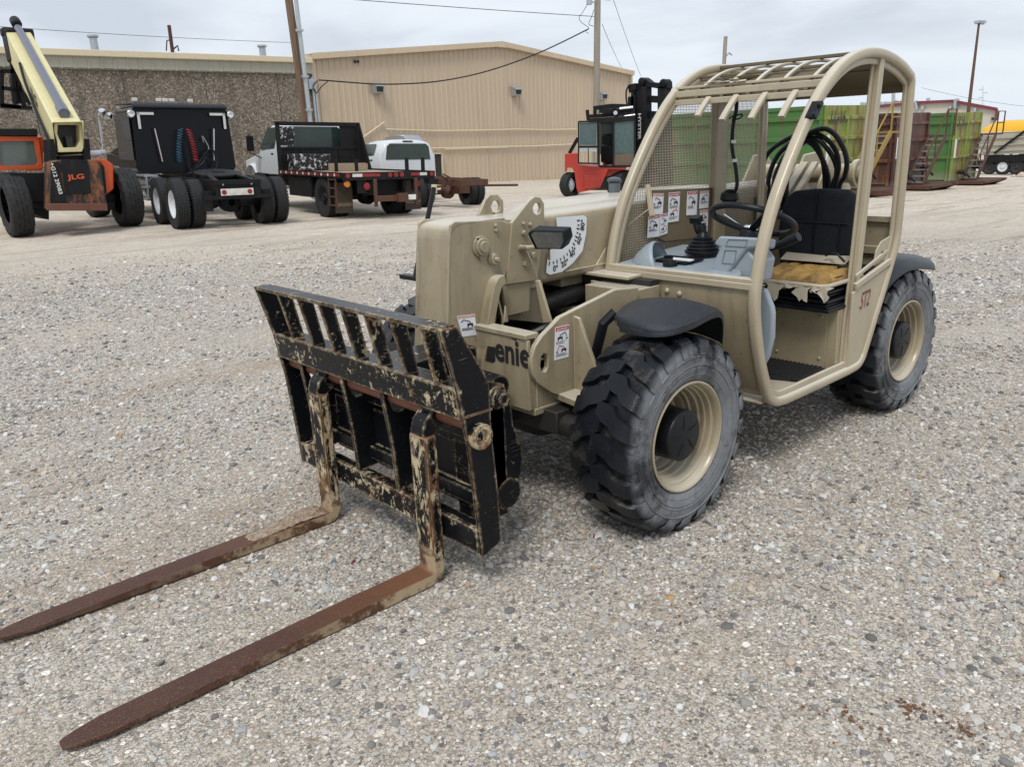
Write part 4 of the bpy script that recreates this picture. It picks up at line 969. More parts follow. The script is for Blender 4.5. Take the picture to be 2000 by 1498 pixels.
# loose stones as instances on a point mesh (stuff)
def rockmesh(i):
    rg=random.Random(i); bm=bmesh.new(); bmesh.ops.create_icosphere(bm,subdivisions=1 if i%3 else 2,radius=1)
    a,b,c=rg.uniform(.8,1.25),rg.uniform(.6,1.0),rg.uniform(.38,.7)
    pl=[(V((rg.gauss(0,1),rg.gauss(0,1),rg.gauss(0,1))).normalized(),rg.uniform(.55,.85)) for _ in range(7)]
    for v in bm.verts:
        for n_,d_ in pl:
            e_=v.co.dot(n_)-d_
            if e_>0: v.co-=n_*e_
        v.co=V((v.co.x*a,v.co.y*b,v.co.z*c))*(1+rg.uniform(-.05,.05))
    me=bpy.data.meshes.new('pebble'); bm.to_mesh(me); bm.free(); me.materials.append(MAT['stone']); return me
t=NT('stone'); at=t.node('ShaderNodeAttribute'); at.attribute_type='INSTANCER'; at.attribute_name='rc'
fn=t.noise(3.0,4,.7); col=t.ramp(at.outputs['Fac'],[(0,(.14,.135,.13)),(.12,(.27,.26,.25)),(.30,(.49,.46,.41)),(.48,(.63,.59,.52)),(.60,(.46,.475,.49)),(.70,(.66,.58,.47)),(.78,(.52,.40,.33)),(.84,(.62,.61,.58)),(.93,(.78,.77,.74)),(.985,(.85,.84,.82)),(1,(.50,.27,.10))])
MAT['stone']=t.fin(t.mix(fn,t.mix(.30,col,(.06,.055,.05)),col),.55,0,t.bump(fn,.4,.1),spec=.4)
rc=bpy.data.collections.new('pebble_kinds')
for i in range(14):
    o=bpy.data.objects.new('pebble',rockmesh(i)); rc.objects.link(o)
def stones(n,seed):
    rg=np.random.default_rng(seed); th=rg.uniform(-.80,.80,n*3); d=1.3+rg.power(1.6,n*3)*13.7
    ang=YAW+th; x=CAM.x+np.cos(ang)*d; y=CAM.y+np.sin(ang)*d
    nse=np.sin(x*2.1+1.3*np.sin(y*1.7))*np.sin(y*2.6+1.1*np.sin(x*1.3))
    nse=nse+.6*np.sin(x*.9+2)*np.sin(y*.7+1); keep=(rg.uniform(0,1,n*3)<(.55+.38*nse)*np.clip((15.5-d)/8.0,0,1))
    return x[keep][:n],y[keep][:n],d[keep][:n]
n=290000; x,y,d=stones(n,3); n=len(x)
sz=np.exp(RNG.normal(math.log(.0056),.52,n)); sz=np.clip(sz,.002,.022)*np.clip(.9+.05*d,.9,1.5)
# keep stones off the fork tops and wheels
def inside(x0,x1,y0,y1): return (x>x0)&(x<x1)&(y>y0)&(y<y1)
bad=inside(.99,2.3,.375,.476)|inside(.99,2.32,-.373,-.274)|inside(-.12,.12,.58,.87)|inside(-.12,.12,-.87,-.58)|inside(-2.17,-1.93,.58,.87)
x,y,sz=x[~bad],y[~bad],sz[~bad]; n=len(x)
me=bpy.data.meshes.new('stones'); me.vertices.add(n); zz=np.array([bumpz(a,b) if a<-4 or b<-3 else terr(a,b) for a,b in zip(x,y)]); me.vertices.foreach_set('co',np.stack([x,y,zz+sz*.12],1).ravel())
for nm,tp_,val in(('sz','FLOAT',sz),('rc','FLOAT',RNG.uniform(0,1,n)),('ri','INT',RNG.integers(0,14,n).astype(np.int32))):
    me.attributes.new(nm,tp_,'POINT').data.foreach_set('value',val)
me.attributes.new('ro','FLOAT_VECTOR','POINT').data.foreach_set('vector',np.stack([RNG.normal(0,.3,n),RNG.normal(0,.3,n),RNG.uniform(0,6.28,n)],1).ravel())
so_=bpy.data.objects.new('loose_gravel',me); COL.objects.link(so_); tag(so_,'loose grey and white crushed stones scattered over the yard','gravel',kind='stuff')
ng=bpy.data.node_groups.new('scatter','GeometryNodeTree'); ng.interface.new_socket('Geometry',in_out='INPUT',socket_type='NodeSocketGeometry'); ng.interface.new_socket('Geometry',in_out='OUTPUT',socket_type='NodeSocketGeometry')
gi=ng.nodes.new('NodeGroupInput'); go=ng.nodes.new('NodeGroupOutput'); ip=ng.nodes.new('GeometryNodeInstanceOnPoints'); ci=ng.nodes.new('GeometryNodeCollectionInfo'); ci.inputs['Collection'].default_value=rc; ci.inputs['Separate Children'].default_value=True; ci.inputs['Reset Children'].default_value=True
def na(nm,dt):
    a=ng.nodes.new('GeometryNodeInputNamedAttribute'); a.data_type=dt; a.inputs['Name'].default_value=nm; return a.outputs['Attribute']
ng.links.new(gi.outputs[0],ip.inputs['Points']); ng.links.new(ci.outputs[0],ip.inputs['Instance']); ip.inputs['Pick Instance'].default_value=True
ng.links.new(na('ri','INT'),ip.inputs['Instance Index']); ng.links.new(na('sz','FLOAT'),ip.inputs['Scale']); 
er=ng.nodes.new('FunctionNodeEulerToRotation'); ng.links.new(na('ro','FLOAT_VECTOR'),er.inputs[0]); ng.links.new(er.outputs[0],ip.inputs['Rotation'])
ng.links.new(ip.outputs[0],go.inputs[0]); md=so_.modifiers.new('scatter','NODES'); md.node_group=ng
# ================================================================ background yard
MAT['red']=paint('forklift_red',(.42,.035,.02),.45,None,.4,(.08,.02,.015),topsheen=((.5,.2,.15),.3))
MAT['orange']=paint('orange_paint',(.62,.085,.015),.42,None,.35,(.15,.05,.03))
MAT['cream']=paint('cream_paint',(.66,.60,.33),.42,None,.3,(.3,.25,.15))
MAT['white']=paint('white_paint',(.60,.63,.66),.35,None,.2,(.3,.29,.27),coat=.3)
MAT['blackpaint']=paint('black_paint_clean',(.004,.005,.008),.22,.2,.2,(.02,.02,.02))
MAT['blackflat']=paint('black_flat',(.007,.008,.010),.5,.2,.45,(.045,.038,.03))
MAT['scuffed']=paint('scuffed_black',(.012,.013,.016),.5,.2,.3,chips=(.55,.56,.58),chipamt=.53,scale=.35)
MAT['rusty']=paint('rusty_steel',(.07,.03,.018),.7,None,.6,(.16,.07,.035))
MAT['rustplate']=paint('rust_plate',(.014,.014,.016),.6,None,.5,(.06,.03,.02),rust=.75)
MAT['rustbump']=paint('rust_bumper',(.13,.05,.03),.7,None,.5,(.05,.025,.02))
MAT['wood']=plain('deck_timber',(.30,.23,.16),.8,var=.35,sc=12,bump=.5)
MAT['win']=plain('dark_glass',(.030,.050,.045),.12,var=.5,sc=2)
MAT['redlens']=plain('red_lens',(.24,.015,.018),.3); MAT['scrap']=plain('scrap_red',(.20,.02,.03),.5)
MAT['amber']=plain('amber_lens',(.60,.19,.02),.3)
MAT['whitelens']=plain('white_lens',(.58,.58,.55),.3)
MAT['blueline']=plain('blue_line',(.02,.10,.16),.4); MAT['redline']=plain('red_line',(.35,.02,.03),.4)
MAT['mudflap']=plain('brown_flap',(.05,.035,.025),.7,var=.4)
def empty2(name,o,yaw,label,cat,group=None):
    e=bpy.data.objects.new(name,None); COL.objects.link(e); o=gz(o); h=.5
    n=V((-(terr(o.x+h,o.y)-terr(o.x-h,o.y)),-(terr(o.x,o.y+h)-terr(o.x,o.y-h)),2*h)).normalized()
    q=V((0,0,1)).rotation_difference(n).to_matrix()@Matrix.Rotation(R(180+yaw),3,'Z'); M_=q.to_4x4(); M_.translation=o; e.matrix_world=M_
    e['_o']=[0,0,0]; e.empty_display_size=.3; return tag(e,label,cat,group)
def truck_tyre(r,w,gro=True,knob=0):
    m=T(); h=w/2; m.lathe((0,0,0),(1,0,0),[(-h*.8,r*.56),(-h,r*.66),(-h,r*.86),(-h*.88,r*.965),(-h*.6,r*.993),(-h*.42,r*.993),(-h*.40,r*.975),(-h*.34,r*.975),(-h*.32,r),(-h*.05,r),(-h*.03,r*.98),(h*.03,r*.98),(h*.05,r),(h*.32,r),(h*.34,r*.975),(h*.40,r*.975),(h*.42,r*.993),(h*.6,r*.993),(h*.88,r*.965),(h,r*.86),(h,r*.66),(h*.8,r*.56)],48)
    n=48 if not knob else knob
    for k in range(n):
        a=2*PI*k/n
        for s in(-1,1):
            if knob:
                a0=a+(PI/n if s>0 else 0); vs=[]
                for (xx,c,rr) in((.0,0,1.045),(.5,.25,1.04),(.92,.3,1.0),(1.02,.3,.90)):
                    for off,rad in((-.30,.95),(-.22,rr),(.22,rr),(.30,.95)):
                        t=a0+(off+c)*2*PI/n; vs.append(V((s*h*xx,r*rad*.965*math.cos(t),r*rad*.965*math.sin(t))))
                m.add(vs,[(i*4+j,i*4+j+1,i*4+5+j,i*4+4+j) for i in range(3) for j in range(3)])
            else:
                c=V((s*h*.76,math.cos(a)*r*.985,math.sin(a)*r*.985)); m.box(c,(w*.20,r*.08,r*.028),M=Matrix.Rotation(a-PI/2,3,'X'))
    return m
def truck_rim(r,w,side,dish=.5,holes=8):
    m=T(); h=w/2*side; m.lathe((0,0,0),(side,0,0),[(abs(h)*.80,r*.60),(abs(h)*.84,r*.57),(abs(h)*.7,r*.53),(abs(h)*dish,r*.50),(abs(h)*(dish-.25),r*.40),(abs(h)*(dish-.2),r*.24),(abs(h)*(dish+.2),r*.20),(abs(h)*(dish+.3),r*.12),(abs(h)*(dish+.3),.001)],32)
    for k in range(holes):
        a=2*PI*k/holes; m.cyl((side*abs(h)*(dish-.27),math.cos(a)*r*.3,math.sin(a)*r*.3),(side*abs(h)*(dish-.1),math.cos(a)*r*.3,math.sin(a)*r*.3),r*.03,n=6)
    return m
def put_wheel(parent,loc,r,w,side,rim,knob=0,tmat='tyre_far',cache={}):
    k=(r,w,knob); 
    o=truck_tyre(r,w,knob=knob).build('wheel',MAT[tmat],parent,ang=40,o=(0,0,0)) if k not in cache else None
    if o is None: o=bpy.data.objects.new('wheel',cache[k]); COL.objects.link(o); o.parent=parent; o['_o']=[0,0,0]
    cache[k]=o.data; o.location=loc
    if rim:
        k2=(r,w,side,rim)
        if k2 in cache: c=bpy.data.objects.new('rim',cache[k2]); COL.objects.link(c); c.parent=o
        else: c=truck_rim(r,w,side,dish=.15 if rim=='deep' else .55).build('rim',MAT['white' if rim in('white','deep') else 'blackflat' if rim=='black' else 'steel'],o); cache[k2]=c.data
    return o
def bld(mb,name,mat,parent,bev=0,**k): return mb.build(name,MAT[mat] if isinstance(mat,str) else mat,parent,bevel=bev,**k)
def rbox(x0,x1,y0,y1,z0,z1,r,m=None,top=None):
    """rounded slab; section rounded in x-z, swept along y; top = (dx, dy) inward lean of the roof"""
    m=m or T(); s=rounded((x0+x1)/2,(z0+z1)/2,x1-x0,z1-z0,r,5); n=len(s); vs=[]
    for y in(y0,y1):
        for a,b in s:
            t=(b-z0)/(z1-z0); ax=a; ay=y
            if top: ax=(x0+x1)/2+(a-(x0+x1)/2)*(1-top[0]*t); ay=y+(top[1] if y==y0 else -top[2])*t
            vs.append(V((ax,ay,b)))
    return m.add(vs,[tuple(range(n))[::-1],tuple(range(n,2*n))]+[(i,(i+1)%n,n+(i+1)%n,n+i) for i in range(n)])
# ---------------- highway tractor
SE=empty2('semi_tractor',(-5.12,-15.3,0),-6,'black semi tractor with a sleeper cab and coiled blue and red air lines','semi truck')
for v in(0,1.33):
    for s in(-1,1):
        put_wheel(SE,(s*1.09,v,.515),.515,.27,s,'deep'); put_wheel(SE,(s*.76,v,.515),.515,.27,s,None)
for s in(-1,1): put_wheel(SE,(s*1.03,5.6,.515),.515,.28,s,'white')
m=T(); 
for s in(-1,1): m.box2((s*.40,-.75,.75),(s*.48,7.2,1.02))
m.box2((-.48,-.80,.66),(.48,-.74,1.02)); m.box2((-.5,-.84,.92),(.5,-.8,1.0))
for v in(-.35,.65,1.9,3): m.box2((-.4,v,.8),(.4,v+.08,1.0))
for v in(0,1.33): m.cyl((-1.0,v,.515),(1.0,v,.515),.09,n=12); m.lathe((0,v-.25,.515),(0,1,0),[(0,.08),(.1,.22),(.35,.22),(.45,.1)],16)
for s in(-1,1): m.bar((s*.42,-.8,.97),(s*.30,.3,1.10),.1,.05); m.box2((s*.75,-.72,.38),(s*.55,-.69,.8))
m.box2((-.75,-.82,.62),(.75,-.76,.70)); 
bld(m,'frame','blackflat',SE,.004)
m=T(); m.lathe((0,.55,1.13),(0,-.12,1),[(-.05,.5),(.0,.52),(.02,.50),(.02,.16),(-.03,.14)],32); m.box2((-.45,.2,1.02),(.45,.9,1.1)); bld(m,'fifth_wheel','blackflat',SE,.01)
m=T(); m.box2((-.40,-.86,.70),(.30,-.855,.84)); lbar=bld(m,'light_bar','whitelens',SE)
for x,c in((-.33,'redlens'),(-.15,'whitelens'),(.06,'whitelens'),(.22,'redlens')):
    m=T(); m.lathe((x,-.862,.77),(0,-1,0),[(0,.052),(.006,.052),(.008,.045),(.008,.001)],18); bld(m,'tail_light',c,lbar)
for x in(-.33,.28): m=T(); m.lathe((x,-.81,.93),(0,-1,0),[(0,.02),(.03,.02),(.03,.001)],10); bld(m,'marker_light','whitelens',lbar)
m=rbox(-1.2,1.2,2.9,4.9,1.08,2.66,.16,top=(.06,.06,.15)); m.grid([[V((-1.12,2.86,2.62)),V((1.12,2.86,2.62))],[V((-1.10,3.0,2.72)),V((1.10,3.0,2.72))],[V((-1.1,4.8,2.76)),V((1.1,4.8,2.76))]],.03); 
slp=bld(m,'sleeper_cab','blackpaint',SE,.02,ang=45)
m=rbox(-1.1,1.1,4.9,5.6,1.1,2.3,.15,top=(.1,0,.4)); m.prism([V((-1.0,5.5,1.2)),V((-1.0,7.4,1.15)),V((-1.0,7.4,1.5)),V((-1.0,5.6,1.75))],(2.0,0,0))
for s in(-1,1): m.lathe((s*.98,5.6,.52),(s,0,0),[(0,.60),(.22,.62),(.24,.58)],28,a0=0,a1=2*PI)
bld(m,'hood','blackpaint',SE,.05)
m=T(); m.box2((-1.212,3.0,1.4),(-1.2,4.6,2.5)); bld(m,'side_trim',plain('dark_side_glass',(.05,.055,.06),.25),slp)
for s in(-1,1):
    m=T(); x=s*.98; m.box2((s*1.04,2.855,2.44),(s*.66,2.862,2.50)); m.box2((s*1.04,2.855,2.12),(s*.98,2.862,2.50)); bld(m,'reflective_strip','whitelens',slp)
    m=T(); m.tube([V((s*.70,2.84,2.14)),V((s*.70,2.78,2.12)),V((s*.62,2.78,1.36)),V((s*.62,2.84,1.34))],.022,8); bld(m,'grab_handle','chrome',slp)
    m=T(); m.lathe((s*1.17,2.86,2.46),(0,-1,0),[(-.05,.04),(0,.09),(.03,.085),(.04,.07),(.03,.001)],18); bld(m,'work_lamp','chrome',slp)
for x in(-.95,-.4,-.25,-.1,.35): m=T(); m.box((x,3.3,2.80),(.12,.10,.08)); bld(m,'roof_marker','whitelens',slp,.01)
for cx,col,ph in((-.11,'blueline',0),(.07,'redline',1.5)):
    m=T(); pts=[]
    for i in range(130):
        t=i/129; pts.append(V((cx+(-.12 if col=='blueline' else .10)*math.sin(PI*t*.5)+.06*math.cos(i*.6+ph),2.72+.06*math.sin(i*.6+ph),2.12-.78*t)))
    m.tube(pts,.008,5); bld(m,'air_line',col,SE)
m=T(); m.tube([V((-.02,2.75,2.15)),V((0,2.72,1.2)),V((.04,2.6,1.0))],.018,6); m.tube(crom([(.0,2.6,1.1),(.25,2.5,1.3),(.45,2.7,1.5),(.55,2.7,1.2),(.3,2.5,1.02)],5),.018,6); m.tube(crom([(.1,2.6,1.2),(.5,2.7,1.62),(.66,2.7,1.5),(.60,2.6,1.2),(.2,2.4,1.02)],5),.020,6); bld(m,'cable','hose',SE)
m=T(); m.tube(crom([(.42,2.8,1.8),(.40,2.78,1.95),(.52,2.78,1.7),(.5,2.78,1.6)],5),.012,6); bld(m,'bracket','steel',SE)
m=T(); m.cyl((-.95,2.2,.75),(-.95,3.6,.75),.29,n=24); bld(m,'fuel_tank','chrome',SE)
m=T()
for z in(.5,.78,1.04): m.box2((-1.25,2.0,z),(-.95,3.6,z+.04))
m.box2((-1.22,2.0,.5),(-1.19,2.1,1.04)); bld(m,'step','steel',SE)
m=T(); m.tube([(-1.15,5.0,2.35),(-1.5,4.9,2.5),(-1.52,4.9,1.6),(-1.15,5,1.5)],.018,6); m.box((-1.52,4.9,2.15),(.06,.2,.42)); m.lathe((-1.42,4.85,2.56),(0,-1,0),[(0,.10),(.05,.08),(.07,.001)],14); m.lathe((-1.25,4.85,2.48),(0,-1,0),[(0,.08),(.05,.06),(.07,.001)],14); bld(m,'mirror','chrome',SE)
# ---------------- flatbed truck
FB=empty2('flatbed_truck',(-8.80,-15.45,0),-6,'white cab flatbed truck with a scuffed black headboard and red white reflective edging','flatbed truck')
for s in(-1,1): put_wheel(FB,(s*1.05,0,.49),.49,.26,s,'black'); put_wheel(FB,(s*.74,0,.49),.49,.26,s,None); put_wheel(FB,(s*1.02,4.6,.49),.49,.26,s,'black')
m=T(); m.box2((-1.2,-1.35,1.03),(1.2,2.7,1.06)); bld(m,'deck','wood',FB)
m=T(); 
for s in(-1,1): m.box2((s*1.2,-1.36,.97),(s*1.23,2.7,1.10)); m.box2((s*.42,-1.2,.62),(s*.50,6.2,.90))
m.box2((-1.23,-1.40,.92),(1.23,-1.36,1.10))
for v in(-.9,-.1,.8,1.7,2.5): m.box2((-1.18,v,.92),(1.18,v+.06,1.03))
m.box2((-1.15,.7,.45),(-.65,2.2,.95)); m.box2((-.9,2.3,.5),(.9,2.55,1.0)); m.cyl((-.95,0,.49),(.95,0,.49),.09,n=12); m.lathe((0,-.25,.49),(0,1,0),[(0,.08),(.1,.22),(.35,.22),(.45,.1)],16)
for s in(-1,1): m.box2((s*.60,-1.32,.62),(s*.85,-1.28,.95))
m.box2((-.55,-1.0,.55),(.55,-.4,.9))
bld(m,'chassis_frame','blackflat',FB,.005)
hb=T(); zt=2.33
hb.box2((-1.22,2.62,1.05),(-1.12,2.70,zt)); hb.box2((1.12,2.62,1.05),(1.22,2.70,zt)); hb.box2((-1.22,2.62,zt-.10),(1.22,2.70,zt)); hb.box2((-1.15,2.64,1.62),(1.15,2.70,1.68)); hb.box2((-1.15,2.66,1.05),(1.15,2.69,1.62)); hb.box2((.62,2.66,1.65),(1.15,2.69,zt-.1))
for s in(-1,1): hb.prism([V((s*1.22,2.62,1.1)),V((s*1.22,2.0,1.1)),V((s*1.22,2.62,zt))],(s*-.04,0,0)) if s>0 else None
for x in(-.55,0,.55): hb.box2((x,2.62,1.06),(x+.05,2.66,1.62))
head_=bld(hb,'headboard','blackflat',FB,.004)
m=T(); m.box2((-1.12,2.63,1.72),(-.72,2.655,zt-.12)); bld(m,'headboard_panel','scuffed',head_)
m=T(); m.box2((-1.02,2.0,1.08),(-.42,2.5,1.50)); m.box2((-.40,2.05,1.08),(.02,2.5,1.49)); bld(m,'toolbox','scuffed',FB,.01)
m=T(); m.box2((-.30,1.4,1.07),(.75,1.5,1.26)); m.box2((-.1,1.6,1.07),(.9,1.66,1.24)); bld(m,'timber','wood',FB,.004)
for x,y,h in((-.35,.9,.30),(.22,.9,.30),(.95,-1.30,.36),(.50,-1.30,.36)):
    m=T(); m.box2((x-.04,y-.03,1.06),(x+.04,y+.03,1.06+h)); bld(m,'stake','blackflat',FB,.004)
m=T(); 
for i in range(20):
    if i%2==0: m.box2((-1.234,-1.2+i*.19,1.01),(-1.231,-1.2+i*.19+.19,1.07))
m.box2((-.75,-1.404,1.0),(-.28,-1.401,1.07)); m.box2((.55,-1.404,1.0),(.80,-1.401,1.07)); bld(m,'red_tape','redlens',FB)
m=T()
for i in range(20):
    if i%2==1: m.box2((-1.234,-1.2+i*.19+.05,1.01),(-1.231,-1.2+i*.19+.14,1.07))
m.box2((-1.0,-1.404,1.0),(-.75,-1.401,1.07)); m.box2((.80,-1.404,1.0),(1.0,-1.401,1.07)); bld(m,'white_tape','whitelens',FB)
for x in(-1.12,-.02,.14,.30,1.13):
    m=T(); m.lathe((x,-1.402,1.03),(0,-1,0),[(0,.055),(.008,.055),(.009,.03),(.009,.001)],16); bld(m,'marker_light','redlens',FB); 
for x,z,c,r_ in((-1.12,.84,'amber',.07),(-.62,.78,'redlens',.085),(.74,.82,'redlens',.085)):
    m=T(); m.lathe((x,-1.33,z),(0,-1,0),[(-.04,r_),(.03,r_),(.035,r_*.8),(.035,.001)],18); bld(m,'tail_light',c,FB)
m=T(); m.box2((-1.19,-1.31,.75),(-1.02,-1.28,.93)); m.box2((.95,-1.6,.80),(1.2,-1.35,.92)); bld(m,'light_bracket','blackflat',FB)
m=T(); m.box2((-.48,-1.50,.42),(.62,-1.42,.56)); m.box2((-.48,-1.45,.30),(-.40,-1.4,.95)); m.box2((.62,-1.45,.30),(.70,-1.4,.95)); m.box2((.1,-1.6,.40),(.35,-1.45,.60)); bld(m,'tow_bar','rusty',FB,.005)
m=T(); m.box2((.36,-1.52,.44),(.60,-1.505,.56)); bld(m,'number_plate','white_label',FB)
for s in(-1,1):
    m=T(); m.box2((s*.72,-.75,.14),(s*1.18,-.735,.86)); fl_=bld(m,'mud_flap','mudflap',FB); m=T(); text(m,'ASPLUNDH',(s*.95,-.755,.34),(1,0,0),(0,0,1),.085,w=.42,bold=True); bld(m,'flap_lettering',plain('tan_letter',(.28,.2,.1),.7) if s<0 else bpy.data.materials['tan_letter'],fl_)
m=T()
for x in(-1.235,): 
    m.box2((x,-.55,.30),(x+.03,-.52,.97)); m.box2((x,-.95,.30),(x+.03,-.92,.97))
    for z in(.32,.52,.72,.92): m.box2((x,-.95,z),(x+.03,-.52,z+.025))
bld(m,'side_ladder','rusty',FB)
def pickup_cab(parent,v0,zb,w,mats='white',name='cab',h=1.05,hoodz=None,len_=1.5):
    """cab seen from behind: body with a sloping back, large rear window, side windows, hood"""
    hw=w/2; zt=zb+h+.0
    m=T(); sec=[]
    # stations along v: (v, half width bottom, half width top, z bottom, z belt, z top)
    st=[(v0,hw*.99,hw*.80,zb,zb+.55,zt-.10),(v0+.05,hw,hw*.82,zb,zb+.55,zt-.03),(v0+.2,hw,hw*.82,zb-.12,zb+.55,zt),(v0+len_-.35,hw,hw*.80,zb-.12,zb+.5,zt-.02),(v0+len_,hw,hw*.76,zb-.12,zb+.45,zt-.10),(v0+len_+.55,hw,hw*.90,zb-.12,zb+.38,zb+.42)]
    rows=[]
    for v,a,b,z0,z1,z2 in st:
        r_=.10; rows.append([V((-a,v,z0)),V((-a*1.01,v,(z0+z1)/2)),V((-a,v,z1)),V((-b-.02,v,z2-r_)),V((-b+.06,v,z2-.02)),V((-b*.6,v,z2+.03)),V((0,v,z2+.045)),V((b*.6,v,z2+.03)),V((b-.06,v,z2-.02)),V((b+.02,v,z2-r_)),V((a,v,z1)),V((a*1.01,v,(z0+z1)/2)),V((a,v,z0))])
    m.grid(rows); m.poly(rows[0]); m.poly(rows[-1])
    m.prism([V((-hw*.9,v0+len_+.5,zb-.1)),V((-hw*.9,v0+len_+1.7,zb-.1)),V((-hw*.9,v0+len_+1.7,zb+.22)),V((-hw*.9,v0+len_+.5,zb+.42))],(hw*1.8,0,0))
    for s in(-1,1): m.lathe((s*hw*.84,v0+len_+.95,zb-.42),(s,0,0),[(0,.56),(.16,.57),(.20,.52)],24)
    cab=bld(m,name,mats,parent,.025,ang=50)
    g=T(); b=hw*.80; g.prism([V((-b*1.02,v0-.004,zb+.44)),V((b*1.02,v0-.004,zb+.44)),V((b*.95,v0-.004,zt-.17)),V((b*.82,v0-.004,zt-.08)),V((-b*.82,v0-.004,zt-.08)),V((-b*.95,v0-.004,zt-.17))],(0,-.006,0)); bld(g,'rear_window','win',cab,.0)
    for s in(-1,1):
        g=T(); g.poly([V((s*(hw*1.004),v0+.45,zb+.57)),V((s*hw*1.004,v0+len_+.15,zb+.53)),V((s*(hw*.84),v0+len_-.2,zt-.10)),V((s*(hw*.855),v0+.5,zt-.09))]); bld(g,'side_window','win',cab)
        g=T(); g.tube([V((s*hw,v0+len_,zb+.7)),V((s*(hw+.32),v0+len_,zb+.95)),V((s*(hw+.32),v0+len_,zb+.45)),V((s*hw,v0+len_,zb+.3))],.018,6); mr=bld(g,'mirror_arm','blackplastic',cab); g=T(); g.box((s*(hw+.30),v0+len_,zb+.70),(.20,.07,.42)); bld(g,'mirror','blackplastic',mr,.02)
    g=T(); g.box((0,v0+.02,zt-.01),(.34,.06,.04)); bld(g,'brake_light','blackplastic',cab,.01)
    g=T(); g.box((-hw*1.005,v0+.62,zb+.42),(.02,.16,.04)); bld(g,'door_handle','blackplastic',cab)
    return cab
pickup_cab(FB,2.95,1.08,2.05,h=1.22)
# ---------------- white cab chassis with a bare rear frame
WC=empty2('cab_chassis_truck',(-12.42,-16.75,0),-6,'white pickup cab on a stripped rusty rear frame with dual wheels','truck')
for s in(-1,1): put_wheel(WC,(s*1.0,0,.40),.40,.22,s,'black'); put_wheel(WC,(s*.74,0,.40),.40,.22,s,None); put_wheel(WC,(s*.85,4.6,.40),.40,.25,s,'white')
pickup_cab(WC,2.25,.86,1.95,h=1.0)
m=T()
for s in(-1,1): m.box2((s*.38,-1.5,.62),(s*.45,5,.80)); m.bar((s*.42,-.6,.60),(s*.55,.6,.50),.07,.06)
for v in(-1.5,-.8,.6,1.6): m.box2((-.4,v,.64),(.4,v+.08,.78))
m.cyl((-.9,0,.40),(.9,0,.40),.07,n=12); m.lathe((0,-.22,.40),(0,1,0),[(0,.06),(.08,.19),(.3,.19),(.4,.08)],16); m.box2((-.2,-1.0,.40),(.15,-.5,.60))
m.cyl((.45,-1.3,.62),(1.6,-1.35,.60),.035,n=8); m.bar((-.75,-1.0,.95),(-.1,-1.2,.62),.05,.04); m.bar((-.72,-.9,.90),(-.2,-.6,.65),.04,.04)
bld(m,'rear_frame','rusty',WC,.005)
# ---------------- leaning pole tip (black and cream rod standing by the boom head)
a=P(848,366,y=-.62); b=P(834,432,y=-.55); m=T(); m.cyl(b-(a-b)*1.6,a,.012,n=10); m.box(b-(a-b)*1.6,(.04,.20,.02)); rod=bld(m,'gate_rod','hose',TH); m=T(); m.cyl(a-V((0,0,.03)),a+V((0,0,.012)),.014,n=10); bld(m,'rod_tip','cream',rod)
# ---------------- orange and cream telehandler on the left
J=empty('orange_telehandler',gz((-2.3,-16.9,0)),'orange telehandler with a raised cream boom and black counterweight, seen from behind','telehandler')
YJ=-16.9
def wheelJ(px,py_c,y,r,w):
    q=P(px,py_c,y=y); o=put_wheel(J,(0,0,0),r,w,-1,'deep',knob=16); o.location=V((q.x,q.y,terr(q.x,q.y)+r))-J.location; return o
c=wheelJ(30,404,YJ,.65,.42); c=wheelJ(246,394,YJ,.64,.42); wheelJ(190,400,-20.2,.62,.42)
def Jp(l,y): return PP(l,y=y)
m=T(); m.prism(Jp([(98,318),(112,313),(172,313),(183,312),(196,318),(209,398),(206,410),(97,410)],YJ+1.0),(0,-.5,0)); cw=bld(m,'counterweight','rustplate',J,.02)
m=T(); m.prism(Jp([(118,312),(170,313),(178,378),(128,380)],YJ+1.01),(0,.03,0)); pl=bld(m,'rear_cover','blackflat',J,.008)
m=T(); m.prism(Jp([(99,318),(114,316),(128,392),(124,405),(98,405)],YJ+1.01),(0,.02,0)); pl2=bld(m,'side_cover','blackflat',J,.006)
m=T(); q=P(148,347,y=YJ+1.05); text(m,'JLG',q,(-1,0,0),(0,0,1),.13,w=.32,bold=True); bld(m,'logo','orange',pl)
m=T(); q=P(110,349,y=YJ+1.035); text(m,'+G12 29083',q,(-.10,0,-1),(-1,0,.1),.075,w=.62,bold=True); bld(m,'fleet_number','whitelens',pl2)
m=T(); m.prism(Jp([(97,398),(209,398),(211,412),(97,412)],YJ+1.15),(0,-.3,0)); bld(m,'rear_bumper','rustbump',cw,.01)
m=T(); m.prism(Jp([(58,392),(96,388),(96,430),(60,415)],YJ+.1),(0,-3,0)); m.prism(Jp([(205,378),(225,380),(225,405),(205,405)],YJ+.1),(0,-.3,0)); m.prism(Jp([(20,338),(97,338),(97,395),(60,395),(40,360)],YJ+.3),(0,-3.5,0)); m.prism(Jp([(60,395),(225,395),(225,408),(60,408)],YJ+.2),(0,-.3,0)); bld(m,'chassis','blackflat',J,.01)
